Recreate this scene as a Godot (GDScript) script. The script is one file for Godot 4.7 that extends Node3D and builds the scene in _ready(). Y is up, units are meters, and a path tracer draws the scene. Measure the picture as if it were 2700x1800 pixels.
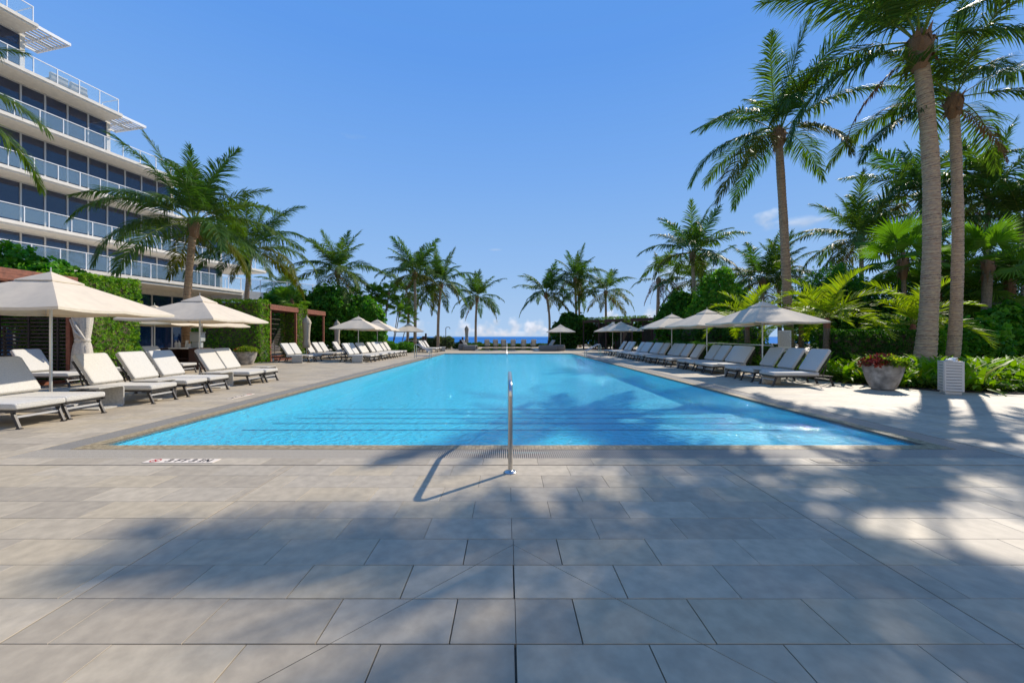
extends Node3D
# Poolside at a beachfront hotel. x = right, y = up, depth d into the picture = -z. Metres.

var rng := RandomNumberGenerator.new()
var taken := {}
var M := {}
var shared := {}

# ---------------------------------------------------------------- mesh builder
class MB:
	var v := PackedVector3Array()
	var n := PackedVector3Array()
	var c := PackedColorArray()
	var uv := PackedVector2Array()
	var ix := PackedInt32Array()
	var col := Color(1, 1, 1)
	var colored := false
	func vert(p: Vector3, nn: Vector3, t := Vector2.ZERO) -> int:
		v.append(p)
		n.append(nn)
		c.append(col)
		uv.append(t)
		return v.size() - 1
	func face(a: int, b: int, d: int) -> void:
		ix.append(a)
		ix.append(d)
		ix.append(b)
	func tri(a: Vector3, b: Vector3, d: Vector3) -> void:
		var nn := (b - a).cross(d - a).normalized()
		var i := vert(a, nn)
		vert(b, nn)
		vert(d, nn)
		face(i, i + 1, i + 2)
	func quad(a: Vector3, b: Vector3, d: Vector3, e: Vector3) -> void:
		var nn := (b - a).cross(d - a).normalized()
		if nn.length() < 0.5:
			nn = (d - a).cross(e - a).normalized()
		var i := vert(a, nn, Vector2(0, 0))
		vert(b, nn, Vector2(1, 0))
		vert(d, nn, Vector2(1, 1))
		vert(e, nn, Vector2(0, 1))
		face(i, i + 1, i + 2)
		face(i, i + 2, i + 3)
	func box(ce: Vector3, s: Vector3, b := Basis.IDENTITY) -> void:
		var h := s * 0.5
		var p := []
		for k in 8:
			p.append(ce + b * Vector3(h.x if k & 1 else -h.x, h.y if k & 2 else -h.y, h.z if k & 4 else -h.z))
		quad(p[4], p[5], p[7], p[6])
		quad(p[1], p[0], p[2], p[3])
		quad(p[5], p[1], p[3], p[7])
		quad(p[0], p[4], p[6], p[2])
		quad(p[6], p[7], p[3], p[2])
		quad(p[0], p[1], p[5], p[4])
	# box with softened edges: chamfer r
	func rbox(ce: Vector3, s: Vector3, r: float, b := Basis.IDENTITY, steps := 3) -> void:
		var h := s * 0.5
		r = minf(r, minf(h.x, minf(h.y, h.z)) * 0.999)
		for ax in 3:
			for sg in [-1.0, 1.0]:
				var ua := (ax + 1) % 3
				var va := (ax + 2) % 3
				var us := ticks(h[ua], r, steps)
				var vs := ticks(h[va], r, steps)
				var base := v.size()
				for u in us:
					for w in vs:
						var p := Vector3.ZERO
						p[ax] = sg * h[ax]
						p[ua] = u
						p[va] = w
						var inner := Vector3(clampf(p.x, -h.x + r, h.x - r), clampf(p.y, -h.y + r, h.y - r), clampf(p.z, -h.z + r, h.z - r))
						var nn := (p - inner).normalized()
						vert(ce + b * (inner + nn * r), b * nn)
				for i in us.size() - 1:
					for j in vs.size() - 1:
						var q := base + i * vs.size() + j
						if sg > 0:
							face(q, q + vs.size(), q + vs.size() + 1)
							face(q, q + vs.size() + 1, q + 1)
						else:
							face(q, q + vs.size() + 1, q + vs.size())
							face(q, q + 1, q + vs.size() + 1)
	func ticks(h: float, r: float, steps: int) -> Array:
		var o := []
		for k in steps:
			o.append(-h + r * float(k) / steps)
		o.append(-h + r)
		if h - r > -h + r + 1e-5:
			o.append(h - r)
		for k in range(steps - 1, -1, -1):
			o.append(h - r * float(k) / steps)
		return o
	# round tube along a path
	func tube(path: Array, rad: Array, sides := 8, cap := true) -> void:
		var up := Vector3.UP
		var base := v.size()
		var cnt := path.size()
		var prev := Vector3.ZERO
		var along := 0.0
		for i in cnt:
			var t: Vector3 = (path[mini(i + 1, cnt - 1)] - path[maxi(i - 1, 0)]).normalized()
			if prev == Vector3.ZERO:
				up = Vector3.RIGHT if absf(t.y) > 0.9 else Vector3.UP
			else:
				up = prev
			var s := t.cross(up).normalized()
			up = s.cross(t).normalized()
			prev = up
			if i > 0:
				along += (path[i] - path[i - 1]).length()
			for k in sides + 1:
				var a := TAU * k / sides
				var d := s * cos(a) + up * sin(a)
				vert(path[i] + d * rad[i], d, Vector2(float(k) / sides, along))
		var w := sides + 1
		for i in cnt - 1:
			for k in sides:
				var q := base + i * w + k
				face(q, q + w, q + w + 1)
				face(q, q + w + 1, q + 1)
		if cap:
			for e in 2:
				var i: int = 0 if e == 0 else cnt - 1
				var t: Vector3 = (path[1] - path[0]).normalized() * -1.0 if e == 0 else (path[cnt - 1] - path[cnt - 2]).normalized()
				var ci := vert(path[i], t)
				var first := v.size()
				for k in sides + 1:
					vert(v[base + i * w + k], t)
				for k in sides:
					if e == 0:
						face(ci, first + k, first + k + 1)
					else:
						face(ci, first + k + 1, first + k)
	# profile of (radius, height) spun round y
	func lathe(prof: Array, segs := 24, ce := Vector3.ZERO, wob := 0.0, waves := 0) -> void:
		var base := v.size()
		var w := segs + 1
		for i in prof.size():
			var a: Vector2 = prof[maxi(i - 1, 0)]
			var b: Vector2 = prof[mini(i + 1, prof.size() - 1)]
			var sl := (b - a)
			for k in segs + 1:
				var an := TAU * k / segs
				var r: float = prof[i].x * (1.0 + wob * sin(an * waves))
				var nn := Vector3(cos(an) * sl.y, -sl.x, sin(an) * sl.y).normalized()
				vert(ce + Vector3(cos(an) * r, prof[i].y, sin(an) * r), nn, Vector2(float(k) / segs, prof[i].y))
		for i in prof.size() - 1:
			for k in segs:
				var q := base + i * w + k
				face(q, q + w, q + w + 1)
				face(q, q + w + 1, q + 1)
	# flat polygon in xz (points as Vector2 x, z), top at y, thickness t, small chamfer ch
	func plate(poly: PackedVector2Array, y: float, t: float, ch := 0.0) -> void:
		var tr := Geometry2D.triangulate_polygon(poly)
		var cen := Vector2.ZERO
		for p in poly:
			cen += p
		cen /= poly.size()
		var inn := PackedVector2Array()
		for p in poly:
			var dd := p - cen
			inn.append(p - Vector2(signf(dd.x) * minf(ch, absf(dd.x)), signf(dd.y) * minf(ch, absf(dd.y))))
		var b := v.size()
		for p in inn:
			vert(Vector3(p.x, y, p.y), Vector3.UP)
		for i in range(0, tr.size(), 3):
			var pa := inn[tr[i]]
			var pb := inn[tr[i + 1]]
			var pc := inn[tr[i + 2]]
			if (pb - pa).cross(pc - pa) < 0:
				face(b + tr[i], b + tr[i + 1], b + tr[i + 2])
			else:
				face(b + tr[i], b + tr[i + 2], b + tr[i + 1])
		var cw := Geometry2D.is_polygon_clockwise(poly)
		for i in poly.size():
			var j := (i + 1) % poly.size()
			var a0 := Vector3(inn[i].x, y, inn[i].y)
			var a1 := Vector3(inn[j].x, y, inn[j].y)
			var b0 := Vector3(poly[i].x, y - ch, poly[i].y)
			var b1 := Vector3(poly[j].x, y - ch, poly[j].y)
			var d0 := b0 - Vector3(0, t - ch, 0)
			var d1 := b1 - Vector3(0, t - ch, 0)
			if cw:
				if ch > 0:
					quad(a0, b0, b1, a1)
				quad(b0, d0, d1, b1)
			else:
				if ch > 0:
					quad(a0, a1, b1, b0)
				quad(b0, b1, d1, d0)
	func mesh() -> ArrayMesh:
		var a := []
		a.resize(Mesh.ARRAY_MAX)
		a[Mesh.ARRAY_VERTEX] = v
		a[Mesh.ARRAY_NORMAL] = n
		a[Mesh.ARRAY_TEX_UV] = uv
		if colored:
			a[Mesh.ARRAY_COLOR] = c
		a[Mesh.ARRAY_INDEX] = ix
		var m := ArrayMesh.new()
		m.add_surface_from_arrays(Mesh.PRIMITIVE_TRIANGLES, a)
		return m

# ---------------------------------------------------------------- naming helpers
func numbered(called: String) -> String:
	if not taken.has(called):
		taken[called] = 0
		return called
	taken[called] += 1
	return "%s_%03d" % [called, taken[called]]

func tag(o: Node3D, label: String, category: String, group := "", kind := "") -> Node3D:
	if label != "":
		o.set_meta("label", label)
	if category != "":
		o.set_meta("category", category)
	if group != "":
		o.set_meta("group", group)
	if kind != "":
		o.set_meta("kind", kind)
	return o

func thing(called: String, label: String, category: String, at := Vector3.ZERO, turn := 0.0, group := "") -> Node3D:
	var o := Node3D.new()
	o.name = numbered(called)
	add_child(o)
	o.position = at
	o.rotation.y = turn
	return tag(o, label, category, group)

func struct(called: String, at := Vector3.ZERO) -> Node3D:
	var o := Node3D.new()
	o.name = numbered(called)
	add_child(o)
	o.position = at
	o.set_meta("kind", "structure")
	return o

func part(called: String, mb, m: Material, parent: Node3D, at := Vector3.ZERO) -> MeshInstance3D:
	var o := MeshInstance3D.new()
	o.name = called if parent != self else numbered(called)
	o.mesh = mb.mesh() if mb is MB else mb
	o.material_override = m
	parent.add_child(o, true)
	o.position = at
	return o

func copy(o: Node3D, called: String, at: Vector3, turn: float, label: String, group := "") -> Node3D:
	var r: Node3D = o.duplicate()
	r.name = numbered(called)
	add_child(r)
	r.position = at
	r.rotation.y = turn
	r.set_meta("label", label)
	if group != "":
		r.set_meta("group", group)
	return r

func P(x: float, y: float, d: float) -> Vector3:
	return Vector3(x, y, -d)

var WORDS := ["first", "second", "third", "fourth", "fifth", "sixth", "seventh", "eighth", "ninth", "tenth", "eleventh", "twelfth", "thirteenth", "fourteenth", "fifteenth", "sixteenth", "seventeenth", "eighteenth", "nineteenth", "twentieth", "twenty-first"]

# ---------------------------------------------------------------- materials
func lin(r: float, g: float, b: float) -> Color:
	return Color(r, g, b).linear_to_srgb()

func noise_tex(freq: float, lo: Color, hi: Color, octaves := 4, size := 512, seed_ := 1, kind := FastNoiseLite.TYPE_SIMPLEX_SMOOTH) -> NoiseTexture2D:
	var f := FastNoiseLite.new()
	f.noise_type = kind
	f.frequency = freq
	f.fractal_octaves = octaves
	f.seed = seed_
	var g := Gradient.new()
	g.set_color(0, lo)
	g.set_color(1, hi)
	var t := NoiseTexture2D.new()
	t.width = size
	t.height = size
	t.seamless = true
	t.noise = f
	t.color_ramp = g
	return t

func height_tex(freq: float, octaves := 4, size := 512, seed_ := 5) -> NoiseTexture2D:
	return noise_tex(freq, Color.BLACK, Color.WHITE, octaves, size, seed_)

func mat(key: String, c: Color, rough := 0.8, metal := 0.0, spec := 0.5) -> StandardMaterial3D:
	var m := StandardMaterial3D.new()
	m.resource_name = key
	m.albedo_color = c
	m.roughness = rough
	m.metallic = metal
	m.metallic_specular = spec
	M[key] = m
	return m

func wear(m: StandardMaterial3D, t: Texture2D, scale: float, bump: Texture2D = null, depth := 0.0, world := true) -> StandardMaterial3D:
	m.uv1_triplanar = true
	m.uv1_world_triplanar = world
	m.uv1_scale = Vector3.ONE * scale
	m.uv1_triplanar_sharpness = 4.0
	if t:
		m.albedo_texture = t
	if bump:
		m.heightmap_enabled = true
		m.heightmap_texture = bump
		m.heightmap_scale = depth
	return m

# palm bark: pale skin, irregular ring scars and vertical cracks
func bark_pictures() -> Array:
	var w := 192
	var h := 1024
	var im := Image.create(w, h, false, Image.FORMAT_RGB8)
	var hm := Image.create(w, h, false, Image.FORMAT_RGB8)
	var f := FastNoiseLite.new()
	f.noise_type = FastNoiseLite.TYPE_SIMPLEX_SMOOTH
	f.frequency = 1.0
	f.fractal_octaves = 4
	f.seed = 12
	var r := RandomNumberGenerator.new()
	r.seed = 12
	var rings := []
	var y0 := 6.0
	while y0 < h - 14:
		rings.append([y0, r.randf_range(1.5, 4.5), r.randf_range(0.35, 1.0), r.randf() * 50.0])
		y0 += r.randf_range(26, 62)
	for y in h:
		var an_y := TAU * y / h
		for x in w:
			var a := TAU * x / w
			var px := Vector3(cos(a), sin(a), 0.0)
			var n1 := f.get_noise_3d(px.x * 1.5 + 9.0 * cos(an_y), px.y * 1.5 + 9.0 * sin(an_y), 0.0)
			var n2 := f.get_noise_3d(px.x * 7.0, px.y * 7.0 + 20.0 * cos(an_y), 14.0 * sin(an_y))
			var v := 0.86 + n1 * 0.22 + n2 * 0.10
			var ht := 0.6 + n2 * 0.15
			for q in rings:
				var yy: float = q[0] + 5.0 * f.get_noise_2d(px.x * 1.2 + q[3], px.y * 1.2)
				var dd: float = absf(y - yy) / q[1]
				if dd < 2.0:
					var k: float = clampf(1.3 - dd * 0.65, 0, 1) * q[2] * clampf(0.7 + 1.6 * f.get_noise_2d(px.x * 2.2 + q[3] * 3.0, px.y * 2.2), 0.15, 1.0)
					v -= 0.42 * k
					ht -= 0.5 * k
			v = clampf(v, 0.2, 1.0)
			im.set_pixel(x, y, Color(v, v * (0.97 + n1 * 0.03), v * (0.95 - n1 * 0.06)))
			hm.set_pixel(x, y, Color(clampf(ht, 0, 1), 0, 0))
	return [ImageTexture.create_from_image(im), ImageTexture.create_from_image(hm)]

func leafmat(key: String, back: Color, rough := 0.4) -> StandardMaterial3D:
	var m := mat(key, Color.WHITE, rough, 0.0, 0.33)
	m.vertex_color_use_as_albedo = true
	m.backlight_enabled = true
	m.backlight = back
	m.cull_mode = BaseMaterial3D.CULL_DISABLED
	return m

func make_materials() -> void:
	var g := func(x: float) -> Color: return Color(x, x, x)
	var mottle := noise_tex(0.013, g.call(0.87), g.call(1.0), 8, 1024, 3)
	var mottle_fine := noise_tex(0.03, g.call(0.82), g.call(1.0), 5, 512, 7)
	var grain := height_tex(0.08, 4, 512, 11)
	# paving: the same stone in slightly different batches
	var tones := [[0.475, 0.396, 0.279], [0.425, 0.355, 0.254], [0.51, 0.428, 0.306], [0.455, 0.385, 0.282], [0.49, 0.403, 0.273], [0.405, 0.339, 0.244]]
	for k in tones.size():
		var m := wear(mat("paving%d" % k, lin(tones[k][0], tones[k][1], tones[k][2]), 0.62), mottle, 0.55, grain, 0.06)
		m.uv1_offset = Vector3(k * 0.37, 0, k * 0.61)
	wear(mat("grout", lin(0.20, 0.17, 0.13), 0.95), mottle_fine, 1.5)
	wear(mat("deck_far", lin(0.475, 0.39, 0.268), 0.7), mottle, 0.5, grain, 0.05)
	mat("joint", lin(0.15, 0.13, 0.10), 0.9)
	wear(mat("coping", lin(0.60, 0.48, 0.29), 0.5), noise_tex(0.02, Color(0.62, 0.6, 0.55), Color.WHITE, 4, 512, 21), 1.1)
	wear(mat("grate", lin(0.44, 0.395, 0.325), 0.6), mottle_fine, 2.0)
	mat("channel", lin(0.035, 0.033, 0.03), 0.9)
	var mosaic := noise_tex(0.16, Color(0.72, 0.84, 0.92), Color(1, 1, 1), 3, 512, 31)
	wear(mat("pool_finish", lin(0.12, 0.86, 0.94), 0.5), mosaic, 0.9)
	mat("pool_line", lin(0.004, 0.03, 0.16), 0.4)
	var wv := mat("water", Color(lin(0.05, 0.66, 0.86), 0.36), 0.04, 0.0, 0.48)
	wv.transparency = BaseMaterial3D.TRANSPARENCY_ALPHA
	wear(wv, null, 0.55, noise_tex(0.012, Color.BLACK, Color.WHITE, 4, 1024, 41), 6.0)
	var w2 := mat("still_water", Color(lin(0.02, 0.05, 0.06), 0.4), 0.02)
	w2.transparency = BaseMaterial3D.TRANSPARENCY_ALPHA
	wear(mat("sea", lin(0.05, 0.225, 0.52), 0.9, 0.0, 0.1), noise_tex(0.02, Color(0.7, 0.78, 0.85), Color.WHITE, 4, 512, 43), 0.004)
	wear(mat("sand", lin(0.5, 0.43, 0.32), 0.95), mottle_fine, 0.3)
	wear(mat("soil", lin(0.055, 0.04, 0.026), 0.95), mottle_fine, 0.8, grain, 2.0)
	# cloth
	var weave := height_tex(0.35, 2, 512, 51)
	wear(mat("cushion", lin(0.61, 0.58, 0.515), 0.9), noise_tex(0.05, g.call(0.90), g.call(1.0), 4, 512, 52), 1.3, noise_tex(0.010, Color.BLACK, Color.WHITE, 4, 512, 55), 0.45, false)
	wear(mat("cushion_grey", lin(0.30, 0.29, 0.275), 0.9), mottle_fine, 1.3, weave, 0.12, false)
	var canvas := wear(mat("canvas", lin(0.68, 0.58, 0.44), 0.85), noise_tex(0.012, g.call(0.94), g.call(1.0), 5, 512, 53), 0.7, height_tex(0.012, 3, 512, 54), 0.1, false)
	canvas.backlight_enabled = true
	canvas.backlight = Color(0.45, 0.42, 0.36)
	canvas.cull_mode = BaseMaterial3D.CULL_DISABLED
	wear(mat("canvas_closed", lin(0.50, 0.43, 0.33), 0.9), mottle_fine, 1.0, null, 0.0, false)
	wear(mat("curtain", lin(0.58, 0.53, 0.45), 0.9), mottle_fine, 1.0, null, 0.0, false)
	# metal, wood, stone
	mat("bronze", lin(0.045, 0.04, 0.036), 0.45, 0.3)
	mat("steel", lin(0.55, 0.53, 0.50), 0.22, 1.0)
	mat("pole", lin(0.62, 0.60, 0.55), 0.35, 0.5)
	mat("white_metal", lin(0.72, 0.73, 0.73), 0.4)
	wear(mat("timber", lin(0.30, 0.098, 0.05), 0.6), noise_tex(0.01, g.call(0.7), g.call(1.0), 4, 512, 61), 1.2, null, 0.0, true)
	wear(mat("dark_timber", lin(0.075, 0.032, 0.02), 0.65), mottle_fine, 1.2)
	wear(mat("black_timber", lin(0.045, 0.033, 0.027), 0.7), mottle_fine, 1.2)
	wear(mat("table_stone", lin(0.56, 0.53, 0.46), 0.75), mottle_fine, 0.9, grain, 0.1)
	wear(mat("pot_stone", lin(0.56, 0.51, 0.44), 0.85), noise_tex(0.010, Color(0.5, 0.5, 0.5), Color.WHITE, 5, 512, 63), 0.75, grain, 0.4, false)
	wear(mat("wicker", lin(0.24, 0.215, 0.185), 0.85), mottle_fine, 2.5, weave, 0.8)
	mat("bin_paint", lin(0.60, 0.575, 0.52), 0.45)
	mat("bin_dark", lin(0.02, 0.02, 0.02), 0.9)
	# building
	wear(mat("stucco", lin(0.76, 0.71, 0.62), 0.85), noise_tex(0.02, g.call(0.92), g.call(1.0), 4, 512, 71), 0.25)
	mat("alum", lin(0.50, 0.49, 0.47), 0.4, 0.2)
	mat("window_glass", Color(lin(0.008, 0.028, 0.085), 0.70), 0.03, 0.0, 0.75)
	M.window_glass.transparency = BaseMaterial3D.TRANSPARENCY_ALPHA
	mat("room_wall", lin(0.45, 0.42, 0.37), 0.8)
	mat("drape", lin(0.16, 0.19, 0.21), 0.9)
	var rg := mat("rail_glass", Color(lin(0.36, 0.55, 0.68), 0.15), 0.03, 0.0, 0.6)
	rg.transparency = BaseMaterial3D.TRANSPARENCY_ALPHA
	# signs
	mat("plate", lin(0.72, 0.62, 0.50), 0.6)
	mat("ink", lin(0.015, 0.013, 0.012), 0.7)
	mat("ink_grey", lin(0.20, 0.19, 0.18), 0.7)
	mat("red", lin(0.45, 0.02, 0.015), 0.6)
	mat("sign_white", lin(0.62, 0.60, 0.54), 0.6)
	mat("plastic_white", lin(0.70, 0.69, 0.64), 0.4)
	mat("grey_plastic", lin(0.33, 0.35, 0.33), 0.5)
	mat("yellow", lin(0.70, 0.42, 0.02), 0.6)
	# plants
	leafmat("frond", Color(0.92, 1.0, 0.42), 0.55)
	leafmat("frond_deep", Color(0.92, 1.0, 0.42), 0.5)
	M.frond_deep.albedo_color = Color(0.80, 0.90, 0.95)
	leafmat("frond_old", Color(0.95, 0.9, 0.4), 0.6)
	M.frond_old.albedo_color = Color(1.0, 0.88, 0.62)
	leafmat("frond_dead", Color(0.3, 0.22, 0.1), 0.7)
	leafmat("leaf", Color(0.95, 1.0, 0.35), 0.5)
	leafmat("petal", Color(0.4, 0.3, 0.2), 0.6)
	var bk := bark_pictures()
	mat("bark", lin(0.58, 0.44, 0.31), 0.9)
	M.bark.albedo_texture = bk[0]
	M.bark.uv1_scale = Vector3(1.0, 0.5, 1.0)
	M.bark.heightmap_enabled = true
	M.bark.heightmap_texture = bk[1]
	M.bark.heightmap_scale = 1.6
	wear(mat("old_bark", lin(0.46, 0.385, 0.30), 0.9), noise_tex(0.022, Color(0.66, 0.63, 0.6), Color.WHITE, 5, 512, 81), 1.1, height_tex(0.04, 4, 512, 82), 0.6, false)
	M.bark.vertex_color_use_as_albedo = true
	M.old_bark.vertex_color_use_as_albedo = true
	wear(mat("fibre", lin(0.36, 0.20, 0.10), 0.95), mottle_fine, 2.0, grain, 2.0, false)
	mat("twigs", lin(0.11, 0.085, 0.055), 0.95)
	mat("stem", lin(0.12, 0.095, 0.065), 0.9)

# ---------------------------------------------------------------- camera, sky, sun
func set_view() -> void:
	var cam := Camera3D.new()
	cam.name = "camera"
	add_child(cam)
	cam.position = Vector3(0, 1.42, 0)
	cam.projection = Camera3D.PROJECTION_FRUSTUM
	cam.near = 0.1
	cam.far = 30000.0
	cam.size = 0.1 * 1800.0 / 1030.0
	cam.frustum_offset = Vector2(12.0, -12.5) / 1030.0 * 0.1
	cam.current = true
	var e := Environment.new()
	e.background_mode = Environment.BG_SKY
	e.tonemap_mode = Environment.TONE_MAPPER_LINEAR
	e.tonemap_exposure = 1.12
	e.sdfgi_enabled = true
	e.ssao_enabled = true
	e.ssil_enabled = true
	var s := Sky.new()
	var pm := PanoramaSkyMaterial.new()
	pm.panorama = sky_picture()
	s.sky_material = pm
	e.sky = s
	var we := WorldEnvironment.new()
	we.name = "surroundings"
	we.environment = e
	add_child(we)
	var sun := DirectionalLight3D.new()
	sun.name = "sun"
	add_child(sun)
	var towards := Vector3(0.731 * cos(deg_to_rad(39.5)), sin(deg_to_rad(39.5)), -0.682 * cos(deg_to_rad(39.5)))
	sun.look_at_from_position(Vector3.ZERO, -towards, Vector3.UP)
	sun.light_energy = 1.6
	sun.light_color = Color(1.0, 0.96, 0.90)
	sun.light_angular_distance = 0.55
	sun.shadow_enabled = true

func sky_picture() -> ImageTexture:
	var w := 4096
	var h := 2048
	var im := Image.create(w, h, false, Image.FORMAT_RGB8)
	var stops := [[0.0, Color8(172, 203, 238)], [3.0, Color8(165, 199, 238)], [10.0, Color8(146, 188, 239)], [22.0, Color8(120, 171, 238)], [35.0, Color8(97, 155, 234)], [50.0, Color8(88, 149, 231)], [90.0, Color8(84, 145, 228)]]
	for y in h:
		var el := 90.0 - (y + 0.5) / h * 180.0
		var c: Color = stops[0][1]
		if el > 0:
			for k in stops.size() - 1:
				if el >= stops[k][0] and el <= stops[k + 1][0]:
					c = (stops[k][1] as Color).lerp(stops[k + 1][1], (el - stops[k][0]) / (stops[k + 1][0] - stops[k][0]))
		else:
			c = Color8(120, 140, 160)
		im.fill_rect(Rect2i(0, y, w, 1), Color(c.r * 0.97, c.g * 0.962, c.b * 0.955))
	var f := FastNoiseLite.new()
	f.noise_type = FastNoiseLite.TYPE_SIMPLEX_SMOOTH
	f.fractal_octaves = 5
	f.frequency = 1.0
	f.seed = 4
	# clouds: [azimuth from straight ahead, elevation, half width, half height, strength, stretch], degrees
	var clouds := [[-6.6, 0.9, 1.2, 1.5, 0.75, 1.0], [-3.0, 0.9, 1.8, 1.6, 0.85, 1.0], [-1.6, 2.1, 0.8, 0.7, 0.9, 1.0], [-0.6, 0.7, 1.1, 0.9, 0.7, 1.0], [1.0, 1.6, 1.1, 1.4, 0.7, 1.0], [4.0, 1.2, 1.9, 1.5, 0.85, 1.0], [6.8, 0.8, 1.6, 1.0, 0.7, 1.0], [0.0, 0.35, 9.0, 0.5, 0.55, 2.0],
		[15.0, 2.6, 1.8, 1.2, 0.8, 1.0], [20.5, 3.0, 1.6, 1.2, 0.85, 1.0], [26.0, 2.0, 2.5, 1.2, 0.7, 1.0], [-14.0, 1.5, 3.0, 1.4, 0.6, 1.0],
		[27.0, 8.5, 9.0, 2.6, 0.42, 3.5], [38.0, 13.0, 5.0, 0.9, 0.75, 4.0], [33.5, 14.2, 1.7, 1.2, 0.55, 1.5], [-21.5, 25.6, 1.6, 0.45, 0.16, 1.2], [-1.8, 12.6, 1.2, 0.2, 0.35, 4.0], [-13.0, 9.0, 3.0, 0.4, 0.15, 5.0],
		[70.0, 3.0, 8.0, 2.0, 0.6, 2.0], [110.0, 4.0, 9.0, 2.0, 0.6, 2.0], [-70.0, 3.0, 8.0, 2.0, 0.6, 2.0], [-120.0, 4.0, 9.0, 2.5, 0.6, 2.0], [160.0, 3.0, 9.0, 2.0, 0.6, 2.0]]
	var per := w / 360.0
	for cl in clouds:
		var cx: float = cl[0] * per
		var cy: float = h / 2.0 - cl[1] * per
		var rw: float = cl[2] * per * 1.5
		var rh: float = cl[3] * per * 1.5
		for y in range(int(cy - rh), mini(int(cy + rh), h / 2 - 1)):
			for x in range(int(cx - rw), int(cx + rw)):
				var dx: float = (x - cx) / (cl[2] * per)
				var dy: float = (y - cy) / (cl[3] * per)
				var nz := f.get_noise_2d(x * 0.035 / cl[5], y * 0.035)
				var k: float = clampf((1.0 - dx * dx - dy * dy) * 0.75 + nz * 1.1, 0, 1)
				k = smoothstep(0.0, 1.0, k) * cl[4] * 0.82
				if k > 0.01:
					var xx := posmod(x, w)
					var lit := clampf(0.86 - dy * 0.07 + nz * 0.15, 0.72, 0.97)
					im.set_pixel(xx, y, im.get_pixel(xx, y).lerp(Color(lit, lit * 0.985, lit * 1.01), k))
	return ImageTexture.create_from_image(im)

# ---------------------------------------------------------------- ground, deck, pool
const PL := -5.35
const PR := 5.5
const PN := 5.13
const PF := 33.2
const WATER := -0.03

func rect(x0: float, z0: float, x1: float, z1: float) -> PackedVector2Array:
	return PackedVector2Array([Vector2(x0, -z0), Vector2(x0, -z1), Vector2(x1, -z1), Vector2(x1, -z0)])

func slab(called: String, m: Material, parent: Node3D, polys: Array, y: float, t: float) -> void:
	var b := MB.new()
	for p in polys:
		b.plate(p, y, t)
	part(called, b, m, parent)

func ring_rects(x0: float, z0: float, x1: float, z1: float, wd: float) -> Array:
	return [rect(x0 - wd, z0 - wd, x1 + wd, z0), rect(x0 - wd, z1, x1 + wd, z1 + wd), rect(x0 - wd, z0, x0, z1), rect(x1, z0, x1 + wd, z1)]

func build_ground() -> void:
	var g := struct("ground")
	slab("earth", M.soil, g, [rect(-400, -60, -60, 88), rect(60, -60, 400, 88), rect(-60, 56, 60, 88), rect(-60, -60, 60, -14)], -0.09, 0.3)
	slab("sand", M.sand, g, [rect(-600, 88, 600, 170)], -2.6, 0.3)
	var sea := struct("sea")
	var b := MB.new()
	b.quad(P(-9000, -4, 165), P(9000, -4, 165), P(9000, -4, 24000), P(-9000, -4, 24000))
	part("water", b, M.sea, sea)
	var d := struct("deck")
	var cw := 0.19 + 0.37
	slab("bedding", M.grout, d, [rect(-60, -14, 60, PN - cw - 0.01), rect(-60, PN - cw - 0.01, PL - cw - 0.01, PF + cw + 0.01), rect(PR + cw + 0.01, PN - cw - 0.01, 60, PF + cw + 0.01)], -0.022, 0.3)
	slab("far_paving", M.deck_far, d, [rect(-60, PF + cw + 0.01, 60, 40.4), rect(-60, 40.4, -3.2, 49.2), rect(3.0, 40.4, 60, 49.2), rect(-60, 49.2, 60, 56)], 0.0, 0.3)
	slab("side_paving", M.deck_far, d, [rect(-60, -14, -18, 34), rect(24, -14, 60, 34)], -0.004, 0.02)
	slab("joint_strip", M.joint, d, [rect(-18, 4.311, 18, 4.329), rect(-2.359, -2, -2.351, 4.3), rect(2.351, -2, 2.359, 4.3)], -0.004, 0.05)
	tiles(d)
	# reflecting pool near the sea rail
	var rp := struct("reflecting_pool")
	var r := MB.new()
	r.box(P(-0.1, -0.2, 44.8), Vector3(6.2, 0.1, 8.8))
	r.box(P(-0.1, -0.1, 49.22), Vector3(6.2, 0.2, 0.04))
	part("basin", r, M.channel, rp)
	var rw := MB.new()
	rw.quad(P(-3.2, -0.025, 40.4), P(3.0, -0.025, 40.4), P(3.0, -0.025, 49.2), P(-3.2, -0.025, 49.2))
	part("water", rw, M.still_water, rp)

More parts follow.
